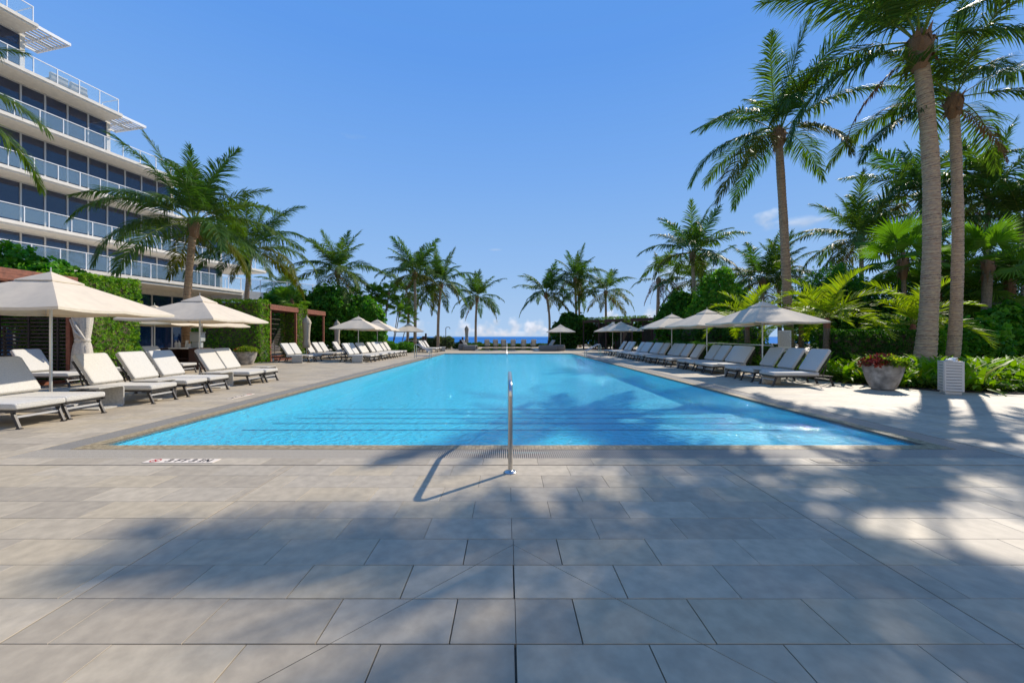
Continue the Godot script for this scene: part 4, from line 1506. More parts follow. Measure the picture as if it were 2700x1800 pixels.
	bush("dark shrubs rising behind the far right cabanas", 13.4, 45.0, [[0, 1.6, 0, 2.2, 1.8, 1.0], [-2.2, 1.6, 1.6, 1.8, 1.7, 1.0], [2.2, 1.7, -1.6, 2.0, 1.9, 1.0]], 5000, 25, "leaf", 0.17, Color(0.03, 0.09, 0.01), Color(0.12, 0.23, 0.02))
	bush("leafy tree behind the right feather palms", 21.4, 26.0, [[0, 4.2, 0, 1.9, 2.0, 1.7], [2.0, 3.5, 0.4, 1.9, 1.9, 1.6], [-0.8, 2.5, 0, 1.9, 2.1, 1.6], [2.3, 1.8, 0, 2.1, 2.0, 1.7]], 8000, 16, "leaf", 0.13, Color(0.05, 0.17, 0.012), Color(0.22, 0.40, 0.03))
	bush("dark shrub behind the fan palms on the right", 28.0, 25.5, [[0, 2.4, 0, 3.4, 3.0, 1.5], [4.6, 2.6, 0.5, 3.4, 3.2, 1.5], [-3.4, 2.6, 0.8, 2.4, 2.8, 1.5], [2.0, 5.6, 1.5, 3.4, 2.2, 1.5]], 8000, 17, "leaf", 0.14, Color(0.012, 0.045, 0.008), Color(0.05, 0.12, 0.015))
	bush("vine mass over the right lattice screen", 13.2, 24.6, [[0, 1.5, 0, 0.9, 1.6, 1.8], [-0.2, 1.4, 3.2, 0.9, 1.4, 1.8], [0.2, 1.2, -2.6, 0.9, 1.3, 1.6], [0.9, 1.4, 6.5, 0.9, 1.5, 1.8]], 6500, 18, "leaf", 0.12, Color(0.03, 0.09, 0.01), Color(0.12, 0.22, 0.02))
	bush("grey-green seaside bush by the shower", -7.6, 44.6, [[0, 0.7, 0, 1.2, 0.75, 0.8], [-1.6, 0.65, 0, 1.2, 0.65, 0.8], [-3.2, 0.6, 0.2, 1.3, 0.6, 0.8], [0.9, 0.75, -0.2, 0.7, 0.65, 0.7]], 3500, 19, "leaf", 0.12, Color(0.10, 0.13, 0.05), Color(0.26, 0.28, 0.14))
	bush("low shrub between the shower bush and the closed parasol", -5.6, 47.0, [[0, 0.35, 0, 1.0, 0.5, 0.6], [1.2, 0.3, 0.6, 0.9, 0.4, 0.6]], 1200, 20, "leaf", 0.1, Color(0.02, 0.07, 0.01), Color(0.09, 0.17, 0.02))
	bush("low green plants behind the left lounger ends", -10.6, 34.0, [[0, 0.4, 0, 1.0, 0.55, 0.7], [1.4, 0.4, 1.0, 1.0, 0.5, 0.7], [-1.4, 0.4, 0.6, 1.0, 0.5, 0.7]], 2200, 21, "long", 0.15, Color(0.05, 0.16, 0.012), Color(0.18, 0.36, 0.03))
	bush("climbing plant inside the first vine cabana", -15.6, 23.9, [[0, 0.8, 0, 0.35, 0.8, 0.7], [0.2, 1.7, 0.3, 0.3, 0.9, 0.6]], 900, 22, "leaf", 0.075, Color(0.05, 0.13, 0.012), Color(0.18, 0.3, 0.03))
	var LX := [-6.2, -4.6, -3.2, -1.6, 0.0, 1.6, 3.2, 4.7, 6.2, 7.8]
	for k in LX.size():
		bush("low dune shrub behind the sea-facing loungers, %s from the left" % WORDS[k], LX[k], 55.0, [[0, 0.1, 0, 1.0, rng.randf_range(0.28, 0.5), 0.6], [0.5, 0.1, 0.3, 0.8, rng.randf_range(0.25, 0.55), 0.6]], 700, 60 + k, "leaf", 0.11, Color(0.05, 0.10, 0.015), Color(0.18, 0.24, 0.04), "dune_shrub")
	# --- right border: strap-leaved plants; the front ones singly, the rest a mass
	var r := RandomNumberGenerator.new()
	r.seed = 500
	var variants := [rosette_mesh(13, 0.66, 0.085, 1), rosette_mesh(12, 0.52, 0.10, 2), rosette_mesh(14, 0.75, 0.075, 3), rosette_mesh(11, 0.85, 0.12, 4)]
	var edge := [Vector2(10.25, 15.5), Vector2(10.25, 12.3), Vector2(10.75, 11.5), Vector2(11.3, 10.35), Vector2(12.6, 9.85), Vector2(15.2, 9.45), Vector2(17.5, 9.2)]
	for k in 62:
		var u := (k + r.randf()) / 62.0 * (edge.size() - 1)
		var i := int(u)
		var p: Vector2 = edge[i].lerp(edge[i + 1], u - i)
		var back := r.randf() * 0.9
		p += Vector2(0.35, 0.85).normalized() * back
		if Vector2(p.x - 10.1, p.y - 10.5).length() < 0.62 or Vector2(p.x - 11.04, p.y - 9.72).length() < 0.4 or Vector2(p.x - 13.8, p.y - 13.0).length() < 0.4:
			continue
		var t := thing("strap_plant", "bright green strap-leaved plant in the right border edge", "plant", P(p.x, 0.0, p.y), r.randf() * TAU, "strap-leaved plants along the right border")
		part("leaves", variants[r.randi() % 4], M.leaf, t)
		t.scale = Vector3.ONE * r.randf_range(0.8, 1.35)
	var mm := MultiMesh.new()
	mm.transform_format = MultiMesh.TRANSFORM_3D
	mm.mesh = variants[0]
	mm.instance_count = 420
	for k in 420:
		var u := r.randf() * (edge.size() - 1)
		var i := int(u)
		var p: Vector2 = edge[i].lerp(edge[i + 1], u - i) + Vector2(r.randf_range(0.4, 4.2), r.randf_range(0.6, 3.0))
		mm.set_instance_transform(k, Transform3D(Basis(Vector3.UP, r.randf() * TAU).scaled(Vector3.ONE * r.randf_range(0.9, 1.7)), P(p.x, 0.02, p.y)))
	var o := MultiMeshInstance3D.new()
	o.name = numbered("border_planting")
	o.multimesh = mm
	o.material_override = M.leaf
	add_child(o)
	tag(o, "dense strap-leaved ground planting filling the right border", "planting", "", "stuff")
	var gc := []
	for k in 2600:
		var u := r.randf() * (edge.size() - 1)
		var i := int(u)
		var p: Vector2 = edge[i].lerp(edge[i + 1], u - i) + Vector2(r.randf_range(-0.02, 0.4), r.randf_range(0.0, 0.7))
		gc.append([P(p.x, r.randf_range(0.02, 0.22), p.y), Vector3.UP])
	var gh := thing("ground_cover", "small-leaved ground cover at the paving edge of the right border", "ground cover")
	gh.set_meta("kind", "stuff")
	leaves(gh, "foliage", "leaf", gc, 0.085, Color(0.05, 0.12, 0.012), Color(0.20, 0.28, 0.03), r)
	var bed := struct("planting_bed")
	slab("soil", M.soil, bed, [PackedVector2Array([Vector2(10.2, -38), Vector2(10.2, -12.2), Vector2(10.6, -11.2), Vector2(11.2, -10.1), Vector2(12.6, -9.62), Vector2(17.5, -9.0), Vector2(40, -7.5), Vector2(40, -38)])], 0.02, 0.1)

# ---------------------------------------------------------------- hotel
func build_hotel() -> void:
	var t := thing("hotel_building", "white curved-terrace hotel block with glass balconies on the left", "building", P(-32.7, 0, 25.2), deg_to_rad(77.3))
	# storeys: [floor top, slab from, slab to, glazing to, louvre]
	var S0 := -7.0
	var fl := [[22.9, S0, 1.7, 0.0, true], [19.45, S0, 6.6, 1.0, true], [16.05, S0, 11.8, 5.7, false], [12.6, S0, 16.4, 10.6, false], [9.1, S0, 20.8, 15.6, false]]
	var win := MB.new()
	var bay := 1.24
	var wh := 3.05
	# shared window pieces
	for hgt in [0.05, wh - 0.05]:
		win.box(Vector3(bay / 2, hgt, 0), Vector3(bay, 0.10, 0.09))
	win.box(Vector3(0.045, wh / 2, 0), Vector3(0.09, wh, 0.10))
	var win_mesh := win.mesh()
	var pn := MB.new()
	pn.box(Vector3(bay / 2 + 0.045, wh / 2, -0.02), Vector3(bay - 0.09, wh - 0.2, 0.02))
	var pane_mesh := pn.mesh()
	var post := MB.new()
	post.box(Vector3(0, 0.53, 0), Vector3(0.045, 1.06, 0.05))
	var post_mesh := post.mesh()
	var gp := MB.new()
	gp.box(Vector3(0, 0.56, 0), Vector3(1.17, 0.90, 0.012))
	var glass_mesh := gp.mesh()
	for k in fl.size():
		var f: Array = fl[k]
		var b := MB.new()
		b.box(Vector3((f[1] + f[2]) / 2, f[0] - 0.17, -2.6), Vector3(f[2] - f[1], 0.34, 5.2))
		b.box(Vector3((f[1] + f[2]) / 2, f[0] - 0.13, 0.04), Vector3(f[2] - f[1], 0.22, 0.08))
		part("floor_slab", b, M.stucco, t)
		rail(t, f[1], f[2] - 0.15, f[0], -0.12, post_mesh, glass_mesh)
		if f[4]:
			var lv := MB.new()
			for z in [-0.03, -1.75, -3.4]:
				lv.box(Vector3(f[2] + 0.85, f[0] - 0.15, z), Vector3(1.7, 0.2, 0.06))
			lv.box(Vector3(f[2] + 1.72, f[0] - 0.15, -1.72), Vector3(0.06, 0.2, 3.45))
			lv.box(Vector3(f[2] + 0.85, f[0] - 0.15, -1.72), Vector3(0.05, 0.16, 3.3))
			var lo := part("louvre_canopy", lv, M.white_metal, t)
			for q in 9:
				var sl := MB.new()
				sl.box(Vector3(f[2] + 0.85, f[0] - 0.13, -0.25 - q * 0.37), Vector3(1.66, 0.03, 0.19))
				part("louvre_slat", sl, M.alum, lo)
		if k > 0:
			# glazing of the storey that stands on this slab
			var g: Array = fl[k - 1]
			var top: float = g[0] - 0.34
			var s := S0
			var send: float = f[3]
			var q := 0
			while s < send - 0.2:
				var o := part("window", win_mesh, M.alum, t, Vector3(s, f[0], -1.75))
				o.scale.y = (top - f[0]) / wh
				part("pane", pane_mesh, M.window_glass, o)
				if absf(sin(q * 5.3 + k * 2.1)) > 0.72:
					var cb := MB.new()
					for fo in 6:
						cb.box(Vector3(0.12 + fo * 0.06, wh / 2, -0.3 + 0.025 * (fo % 2)), Vector3(0.06, wh - 0.25, 0.03))
					part("curtain", cb, M.curtain, o)
				s += bay
				q += 1
			var e := MB.new()
			e.box(Vector3(s + 0.12, (top + f[0]) / 2, -3.4), Vector3(0.24, top - f[0], 3.4))
			part("end_wall", e, M.stucco, t)
			var back := MB.new()
			back.box(Vector3((S0 + s) / 2, (top + f[0]) / 2, -5.1), Vector3(s - S0, top - f[0] - 0.01, 0.1))
			part("room_wall", back, M.room_wall, t)
	# storey under the lowest slab stands on the podium terrace that comes forward
	var top := 9.1 - 0.34
	var s := S0
	while s < 15.6:
		var o := part("window", win_mesh, M.alum, t, Vector3(s, 5.6, -1.75))
		o.scale.y = (top - 5.6) / wh
		part("pane", pane_mesh, M.window_glass, o)
		s += bay
	var ew := MB.new()
	ew.box(Vector3(s + 0.12, 7.1, -3.4), Vector3(0.24, 3.2, 3.4))
	part("end_wall", ew, M.stucco, t)
	var rm := MB.new()
	rm.box(Vector3((S0 + s) / 2, 7.1, -5.1), Vector3(s - S0, 3.2, 0.1))
	part("room_wall", rm, M.room_wall, t)
	var pod := MB.new()
	pod.box(Vector3(2.4, 5.4, 1.2), Vector3(18.8, 0.42, 10.2))
	pod.box(Vector3(2.4, 5.5, 6.36), Vector3(18.8, 0.22, 0.1))
	pod.box(Vector3(2.2, 5.0, 3.1), Vector3(18.4, 0.5, 0.3))
	part("podium_slab", pod, M.stucco, t)
	rail(t, S0, 11.75, 5.6, 6.15, post_mesh, glass_mesh)
	# ground floor glazing with dark curtains behind
	var gs := S0
	var q2 := 0
	while gs < 11.2:
		var gw := MB.new()
		gw.box(Vector3(0.04, 2.4, 0), Vector3(0.08, 4.8, 0.1))
		gw.box(Vector3(0.75, 2.9, 0), Vector3(1.5, 0.09, 0.1))
		gw.box(Vector3(0.75, 4.76, 0), Vector3(1.5, 0.08, 0.1))
		var o := part("shopfront_frame", gw, M.alum, t, Vector3(gs, 0, 3.2))
		var gpn := MB.new()
		gpn.box(Vector3(0.79, 1.42, -0.02), Vector3(1.42, 2.84, 0.02))
		gpn.box(Vector3(0.79, 3.83, -0.02), Vector3(1.42, 1.76, 0.02))
		part("pane", gpn, M.window_glass, o)
		gs += 1.5
		q2 += 1
	var gwall := MB.new()
	for fo in 92:
		gwall.box(Vector3(-7.0 + fo * 0.2, 2.4, 2.75 + 0.05 * (fo % 2)), Vector3(0.2, 4.8, 0.1))
	part("drapes", gwall, M.drape, t)
	var pier := MB.new()
	pier.box(Vector3(11.9, 2.5, 1.5), Vector3(0.9, 5.0, 3.6))
	part("pier", pier, M.stucco, t)
	# curved terrace past the block's end
	var arc := [Vector2(11.8, 6.2), Vector2(13.2, 6.9), Vector2(15.0, 8.2), Vector2(17.2, 9.3), Vector2(20.0, 9.9), Vector2(23.0, 9.9), Vector2(26.0, 9.2), Vector2(29.0, 7.6)]
	var cw := MB.new()
	for i in arc.size() - 1:
		var a: Vector2 = arc[i]
		var c: Vector2 = arc[i + 1]
		cw.quad(Vector3(a.x, 0, a.y), Vector3(c.x, 0, c.y), Vector3(c.x, 5.6, c.y), Vector3(a.x, 5.6, a.y))
		cw.quad(Vector3(a.x, 5.6, a.y), Vector3(c.x, 5.6, c.y), Vector3(c.x, 5.6, -4), Vector3(a.x, 5.6, -4))
	part("curved_terrace", cw, M.stucco, t)
	var tr := MB.new()
	var path := []
	var rad := []
	for a in arc:
		path.append(Vector3(a.x, 6.72, a.y - 0.1))
		rad.append(0.03)
	tr.tube(path, rad, 6)
	var ro := part("curved_handrail", tr, M.white_metal, t)
	for i in arc.size() - 1:
		var a: Vector2 = arc[i]
		var c: Vector2 = arc[i + 1]
		for h in 2:
			var m: Vector2 = a.lerp(c, 0.25 + 0.5 * h)
			var d := c - a
			var gb := MB.new()
			gb.box(Vector3(m.x, 6.17, m.y - 0.1), Vector3(d.length() / 2 - 0.05, 0.95, 0.012), Basis(Vector3.UP, -atan2(d.y, d.x)))
			part("glass_panel", gb, M.rail_glass, ro)
			var pb := MB.new()
			var pp: Vector2 = a.lerp(c, 0.5 * h)
			pb.box(Vector3(pp.x, 6.15, pp.y - 0.1), Vector3(0.05, 1.1, 0.05))
			part("post", pb, M.white_metal, ro)
	# terrace sofa seen through the upper rail
	var so := thing("terrace_sofa", "grey cushioned sofa on the upper hotel terrace", "sofa", t.transform * Vector3(3.6, 19.45, -0.75), t.rotation.y)
	var sb := MB.new()
	sb.rbox(Vector3(0, 0.25, 0), Vector3(2.2, 0.4, 0.7), 0.06)
	part("seat", sb, M.cushion_grey, so)
	sb = MB.new()
	sb.rbox(Vector3(-0.55, 0.62, 0.25), Vector3(1.0, 0.5, 0.22), 0.08)
	part("back_cushion", sb, M.cushion, so)
	sb = MB.new()
	sb.rbox(Vector3(0.55, 0.62, 0.25), Vector3(1.0, 0.5, 0.22), 0.08)
	part("back_cushion", sb, M.cushion, so)

func rail(t: Node3D, s0: float, s1: float, y: float, z: float, post_mesh: ArrayMesh, glass_mesh: ArrayMesh) -> void:
	var b := MB.new()
	b.box(Vector3((s0 + s1) / 2, y + 1.09, z), Vector3(s1 - s0, 0.05, 0.06))
	b.box(Vector3(s1, y + 1.09, z - 0.9), Vector3(0.05, 0.05, 1.8))
	var o := part("railing", b, M.white_metal, t)
	var s := s1 - 0.02
	while s > s0:
		part("post", post_mesh, M.white_metal, o, Vector3(s, y, z))
		if s - 1.22 > s0:
			part("glass_panel", glass_mesh, M.rail_glass, o, Vector3(s - 0.61, y, z))
		s -= 1.22
	part("post", post_mesh, M.white_metal, o, Vector3(s1, y, z - 1.75))

# ---------------------------------------------------------------- cabanas and screens
# local x along the front, front at z = 0, body behind at -z
func cabana(label: String, at: Vector3, turn: float, w: float, depth: float, h: float, dark: bool, o := {}) -> Node3D:
	var t := thing("cabana", label, "cabana", at, turn, "timber cabanas")
	var tm: Material = M.dark_timber if dark else M.timber
	for x in [0.06, w - 0.06]:
		for z in [-0.06, -depth + 0.06]:
			var b := MB.new()
			b.rbox(Vector3(x, h / 2 - 0.02, z), Vector3(0.12, h - 0.04, 0.12), 0.006, Basis.IDENTITY, 1)
			part("post", b, tm, t)
	for k in 2:
		var b := MB.new()
		b.rbox(Vector3(w / 2, h - 0.075 - k * 0.155, 0.02 + 0.008 * k), Vector3(w + 0.16, 0.15, 0.05), 0.006, Basis.IDENTITY, 1)
		part("fascia_board", b, tm, t)
		b = MB.new()
		b.rbox(Vector3(w + 0.055 + 0.004 * k, h - 0.075 - k * 0.155, -depth / 2), Vector3(0.05, 0.15, depth), 0.006, Basis.IDENTITY, 1)
		part("fascia_board", b, tm, t)
	var n := int(depth / 0.28)
	for k in n:
		var b := MB.new()
		b.box(Vector3(w / 2, h - 0.06, -0.2 - k * (depth - 0.3) / (n - 1)), Vector3(w - 0.06, 0.14, 0.10))
		part("roof_slat", b, tm, t)
	for side in o.get("screens", ["back", "end"]):
		var len: float = w if side == "back" else depth
		var cnt := int((h - 0.5) / 0.115)
		for k in cnt:
			var b := MB.new()
			if side == "back":
				b.box(Vector3(w / 2, 0.25 + k * 0.115, -depth + 0.06), Vector3(len - 0.24, 0.09 if dark else 0.062, 0.02))
			else:
				var x := w - 0.06 if side == "end" else 0.06
				b.box(Vector3(x, 0.25 + k * 0.115, -depth / 2), Vector3(0.02, 0.062, len - 0.24))
			part("screen_slat", b, M.black_timber, t)
		var m := int(len / 0.9)
		for k in m:
			var b := MB.new()
			if side == "back":
				b.box(Vector3(0.4 + k * 0.9, h / 2, -depth + 0.03), Vector3(0.05, h - 0.3, 0.03))
			else:
				b.box(Vector3((w - 0.085) if side == "end" else 0.085, h / 2, -0.4 - k * 0.9), Vector3(0.03, h - 0.3, 0.05))
			part("screen_batten", b, M.black_timber, t)
	if o.get("floor", true):
		var b := MB.new()
		b.box(Vector3(w / 2, 0.045, -depth / 2), Vector3(w - 0.15, 0.09, depth - 0.15))
		part("floor_platform", b, M.timber, t)
	return t

func put_cabanas() -> void:
	# front of the left cabanas faces the pool: local x runs away from the camera
	cabana("red-brown timber cabana at the left edge behind the near parasol", P(-13.5, 0, 7.0), PI / 2, 5.15, 3.3, 3.27, false)
	cabana("red-brown timber cabana left of the vine-covered pillar", P(-13.5, 0, 22.2), PI / 2, 2.85, 3.0, 3.27, false, {"screens": ["back"]})
	cabana("red-brown timber cabana right of the vine-covered pillar", P(-13.5, 0, 26.3), PI / 2, 2.5, 3.0, 3.27, false, {"screens": ["back"]})
	var seg := [[8.6, 44.5, 10.1, 43.0, "leftmost"], [10.6, 42.3, 12.2, 41.0, "middle"], [12.7, 40.0, 14.5, 38.3, "rightmost"]]
	for s in seg:
		var d := Vector2(s[2] - s[0], s[3] - s[1])
		cabana("dark timber cabana beyond the right loungers, %s of three" % s[4], P(s[0], 0, s[1]), atan2(d.y, d.x), d.length(), 2.6, 3.3, true, {"screens": ["back", "end"]})
	# vines on the far end wall of the near left cabana
	var r := RandomNumberGenerator.new()
	r.seed = 900
	var v := thing("climbing_vine", "dark vine growing over the end screen of the near left cabana", "vine", P(-14.2, 0, 12.28))
	var sp := []
	for k in 1900:
		sp.append([Vector3(r.randf_range(-0.75, 0.6), r.randf_range(0.0, 3.0), r.randf_range(-0.05, 0.12)), Vector3(0, 0.1, 1)])
	leaves(v, "foliage", "leaf", sp, 0.07, Color(0.03, 0.09, 0.01), Color(0.15, 0.27, 0.03), r)
	v = thing("climbing_vine", "yellow-green vine tumbling over the far right cabana roofs", "vine", P(10.4, 0, 42.6))
	sp = []
	for k in 1500:
		var u := r.randf()
		sp.append([P(-1.9 + 5.6 * u, r.randf_range(2.9, 3.55), 1.9 - 5.6 * u + r.randf_range(0, 1.5)), Vector3(0, 0.6, 0.6)])
	leaves(v, "foliage", "leaf", sp, 0.10, Color(0.06, 0.13, 0.015), Color(0.24, 0.34, 0.03), r)
	# tied curtain on the near cabana's front post
	var c := thing("tied_curtain", "cream curtain tied back at the near left cabana post", "curtain", P(-13.28, 0, 12.2))
	var b := MB.new()
	b.lathe([Vector2(0.10, 0.12), Vector2(0.22, 0.14), Vector2(0.235, 0.5), Vector2(0.22, 0.9), Vector2(0.19, 1.15), Vector2(0.15, 1.3), Vector2(0.18, 1.5), Vector2(0.22, 1.9), Vector2(0.235, 2.4), Vector2(0.24, 2.9)], 64, Vector3.ZERO, 0.11, 9)
	part("cloth", b, M.curtain, c)
	b = MB.new()
	for k in 2:
		b.tube([Vector3(-0.2, 2.2 - 0.25 * k, 0.16), Vector3(0.05, 1.75 - 0.2 * k, 0.25), Vector3(0.19, 1.34, 0.12)], [0.035, 0.04, 0.03], 7)
	b.lathe([Vector2(0.155, 1.24), Vector2(0.185, 1.28), Vector2(0.185, 1.33), Vector2(0.155, 1.37)], 20)
	part("tie", b, M.curtain, c)
	# lattice screen on the right, behind the loungers
	var ls := thing("lattice_screen", "dark slatted timber screen behind the right lounger row", "screen", P(13.9, 0, 21.5), PI / 2)
	for k in 12:
		b = MB.new()
		b.box(Vector3(k * 1.45, 1.3, 0), Vector3(0.1, 2.6, 0.1))
		part("post", b, M.dark_timber, ls)
	for k in 20:
		b = MB.new()
		b.box(Vector3(8.0, 0.2 + k * 0.12, 0.06), Vector3(16.0, 0.07, 0.02))
		part("slat", b, M.black_timber, ls)
	# dark pavilion at the right
	var pv := thing("slatted_pavilion", "black slatted timber pavilion behind the right fan palms", "pavilion", P(25.2, 0, 23.0), 0.06)
	for k in 26:
		b = MB.new()
		b.box(Vector3(4.0, 0.2 + k * 0.115, 0), Vector3(8.0, 0.085, 0.03))
		part("slat", b, M.black_timber, pv)
	for k in 7:
		b = MB.new()
		b.box(Vector3(k * 1.33, 1.6, -0.1), Vector3(0.12, 3.2, 0.12))
		part("post", b, M.black_timber, pv)
	b = MB.new()
	b.box(Vector3(4.0, 1.6, -2.5), Vector3(8.0, 3.2, 0.1))
	part("back_wall", b, M.black_timber, pv)
	b = MB.new()
	b.box(Vector3(4.0, 3.3, -1.2), Vector3(8.6, 0.16, 3.2))
	part("roof", b, M.dark_timber, pv)
	var pl := thing("service_door", "pale blue-grey door edge behind the thick palm trunk", "door", P(20.9, 0, 19.2), -0.6)
	b = MB.new()
	b.rbox(Vector3(0, 1.05, 0), Vector3(0.35, 2.1, 0.08), 0.01)
	part("panel", b, M.grey_plastic, pl)

# ---------------------------------------------------------------- small things
func pot(label: String, x: float, d: float, rad: float, h: float, sd: int, reds: float) -> void:
	var t := thing("bowl_planter", label, "planter", P(x, 0, d), sd * 1.7, "round stone planters")
	var b := MB.new()
	b.lathe([Vector2(0.0, 0.0), Vector2(rad * 0.52, 0.0), Vector2(rad * 0.60, h * 0.06), Vector2(rad * 0.76, h * 0.3), Vector2(rad * 0.90, h * 0.58), Vector2(rad * 0.98, h * 0.82), Vector2(rad, h * 0.97), Vector2(rad * 0.985, h), Vector2(rad * 0.90, h), Vector2(rad * 0.88, h * 0.90), Vector2(0, h * 0.9)], 48)
	part("bowl", b, M.pot_stone, t)
	var r := RandomNumberGenerator.new()
	r.seed = sd
	var red := []
	var grn := []
	for k in 620:
		var a := r.randf() * TAU
		var q := sqrt(r.randf()) * rad * 1.02
		var p := Vector3(cos(a) * q, h * 0.9 + 0.27 * (1.0 - pow(q / rad, 2) * 0.7) * r.randf_range(0.4, 1.0), sin(a) * q)
		var side := p.rotated(Vector3.UP, sd * 1.7)
		var across := Vector3(d, 0, x).normalized().dot(side)
		if across + r.randf_range(-0.16, 0.16) < reds and r.randf() < 0.85:
			red.append([p, Vector3(cos(a) * 0.5, 1, sin(a) * 0.5)])
		else:
			grn.append([p, Vector3(cos(a) * 0.5, 1, sin(a) * 0.5)])
	leaves(t, "red_foliage", "leaf", red, 0.10, Color(0.16, 0.012, 0.012), Color(0.50, 0.06, 0.03), r, M.petal)
	leaves(t, "green_foliage", "leaf", grn, 0.10, Color(0.12, 0.18, 0.02), Color(0.40, 0.42, 0.04), r)

func pool_rail(label: String, x: float, d: float, away: float) -> void:
	var t := thing("pool_handrail", label, "handrail", P(x, 0, d), 0.0, "steel pool handrails")
	var b := MB.new()
	var pts := [Vector3(0, 0.01, 0), Vector3(0, 0.80, 0)]
	for k in 7:
		var a := PI / 2 * k / 6
		pts.append(Vector3(0, 0.80 + 0.13 * sin(a), -away * 0.13 * (1.0 - cos(a))))
	pts.append(Vector3(0, 0.93, -away * 1.15))
	for k in 5:
		var a := deg_to_rad(24.0) * (k + 1) / 5
		pts.append(Vector3(0, 0.93 - 0.5 * (1.0 - cos(a)), -away * (1.15 + 0.5 * sin(a))))
	pts.append(Vector3(0, 0.10, -away * 3.1))
	pts.append(Vector3(0, -0.3, -away * 3.18))
	var rad := []
	for q in pts:
		rad.append(0.0245)
	b.tube(pts, rad, 16)
	part("rail", b, M.steel, t)
	b = MB.new()
	b.lathe([Vector2(0.0, 0.001), Vector2(0.068, 0.001), Vector2(0.068, 0.008), Vector2(0.05, 0.018), Vector2(0.03, 0.02), Vector2(0.024, 0.03)], 28)
	part("base_flange", b, M.steel, t)

func ladder(label: String, x: float, d: float, s: float) -> void:
	# s = direction towards the pool along x
	var t := thing("step_handrail", label, "handrail", P(x, 0, d), 0.0, "steel rails at the side steps")
	for z in [-0.28, 0.28]:
		var b := MB.new()
		var pts := [Vector3(0, 0.0, z), Vector3(0, 0.80, z), Vector3(s * 0.04, 0.88, z), Vector3(s * 0.12, 0.91, z), Vector3(s * 0.22, 0.87, z), Vector3(s * 0.92, 0.46, z), Vector3(s * 0.98, 0.41, z), Vector3(s * 1.0, 0.34, z), Vector3(s * 1.0, -0.15, z)]
		var rad := []
		for q in pts:
			rad.append(0.024)
		b.tube(pts, rad, 8)
		b.tube([Vector3(0, 0.14, z), Vector3(s, 0.14, z)], [0.02, 0.02], 6)
		part("rail", b, M.steel, t)

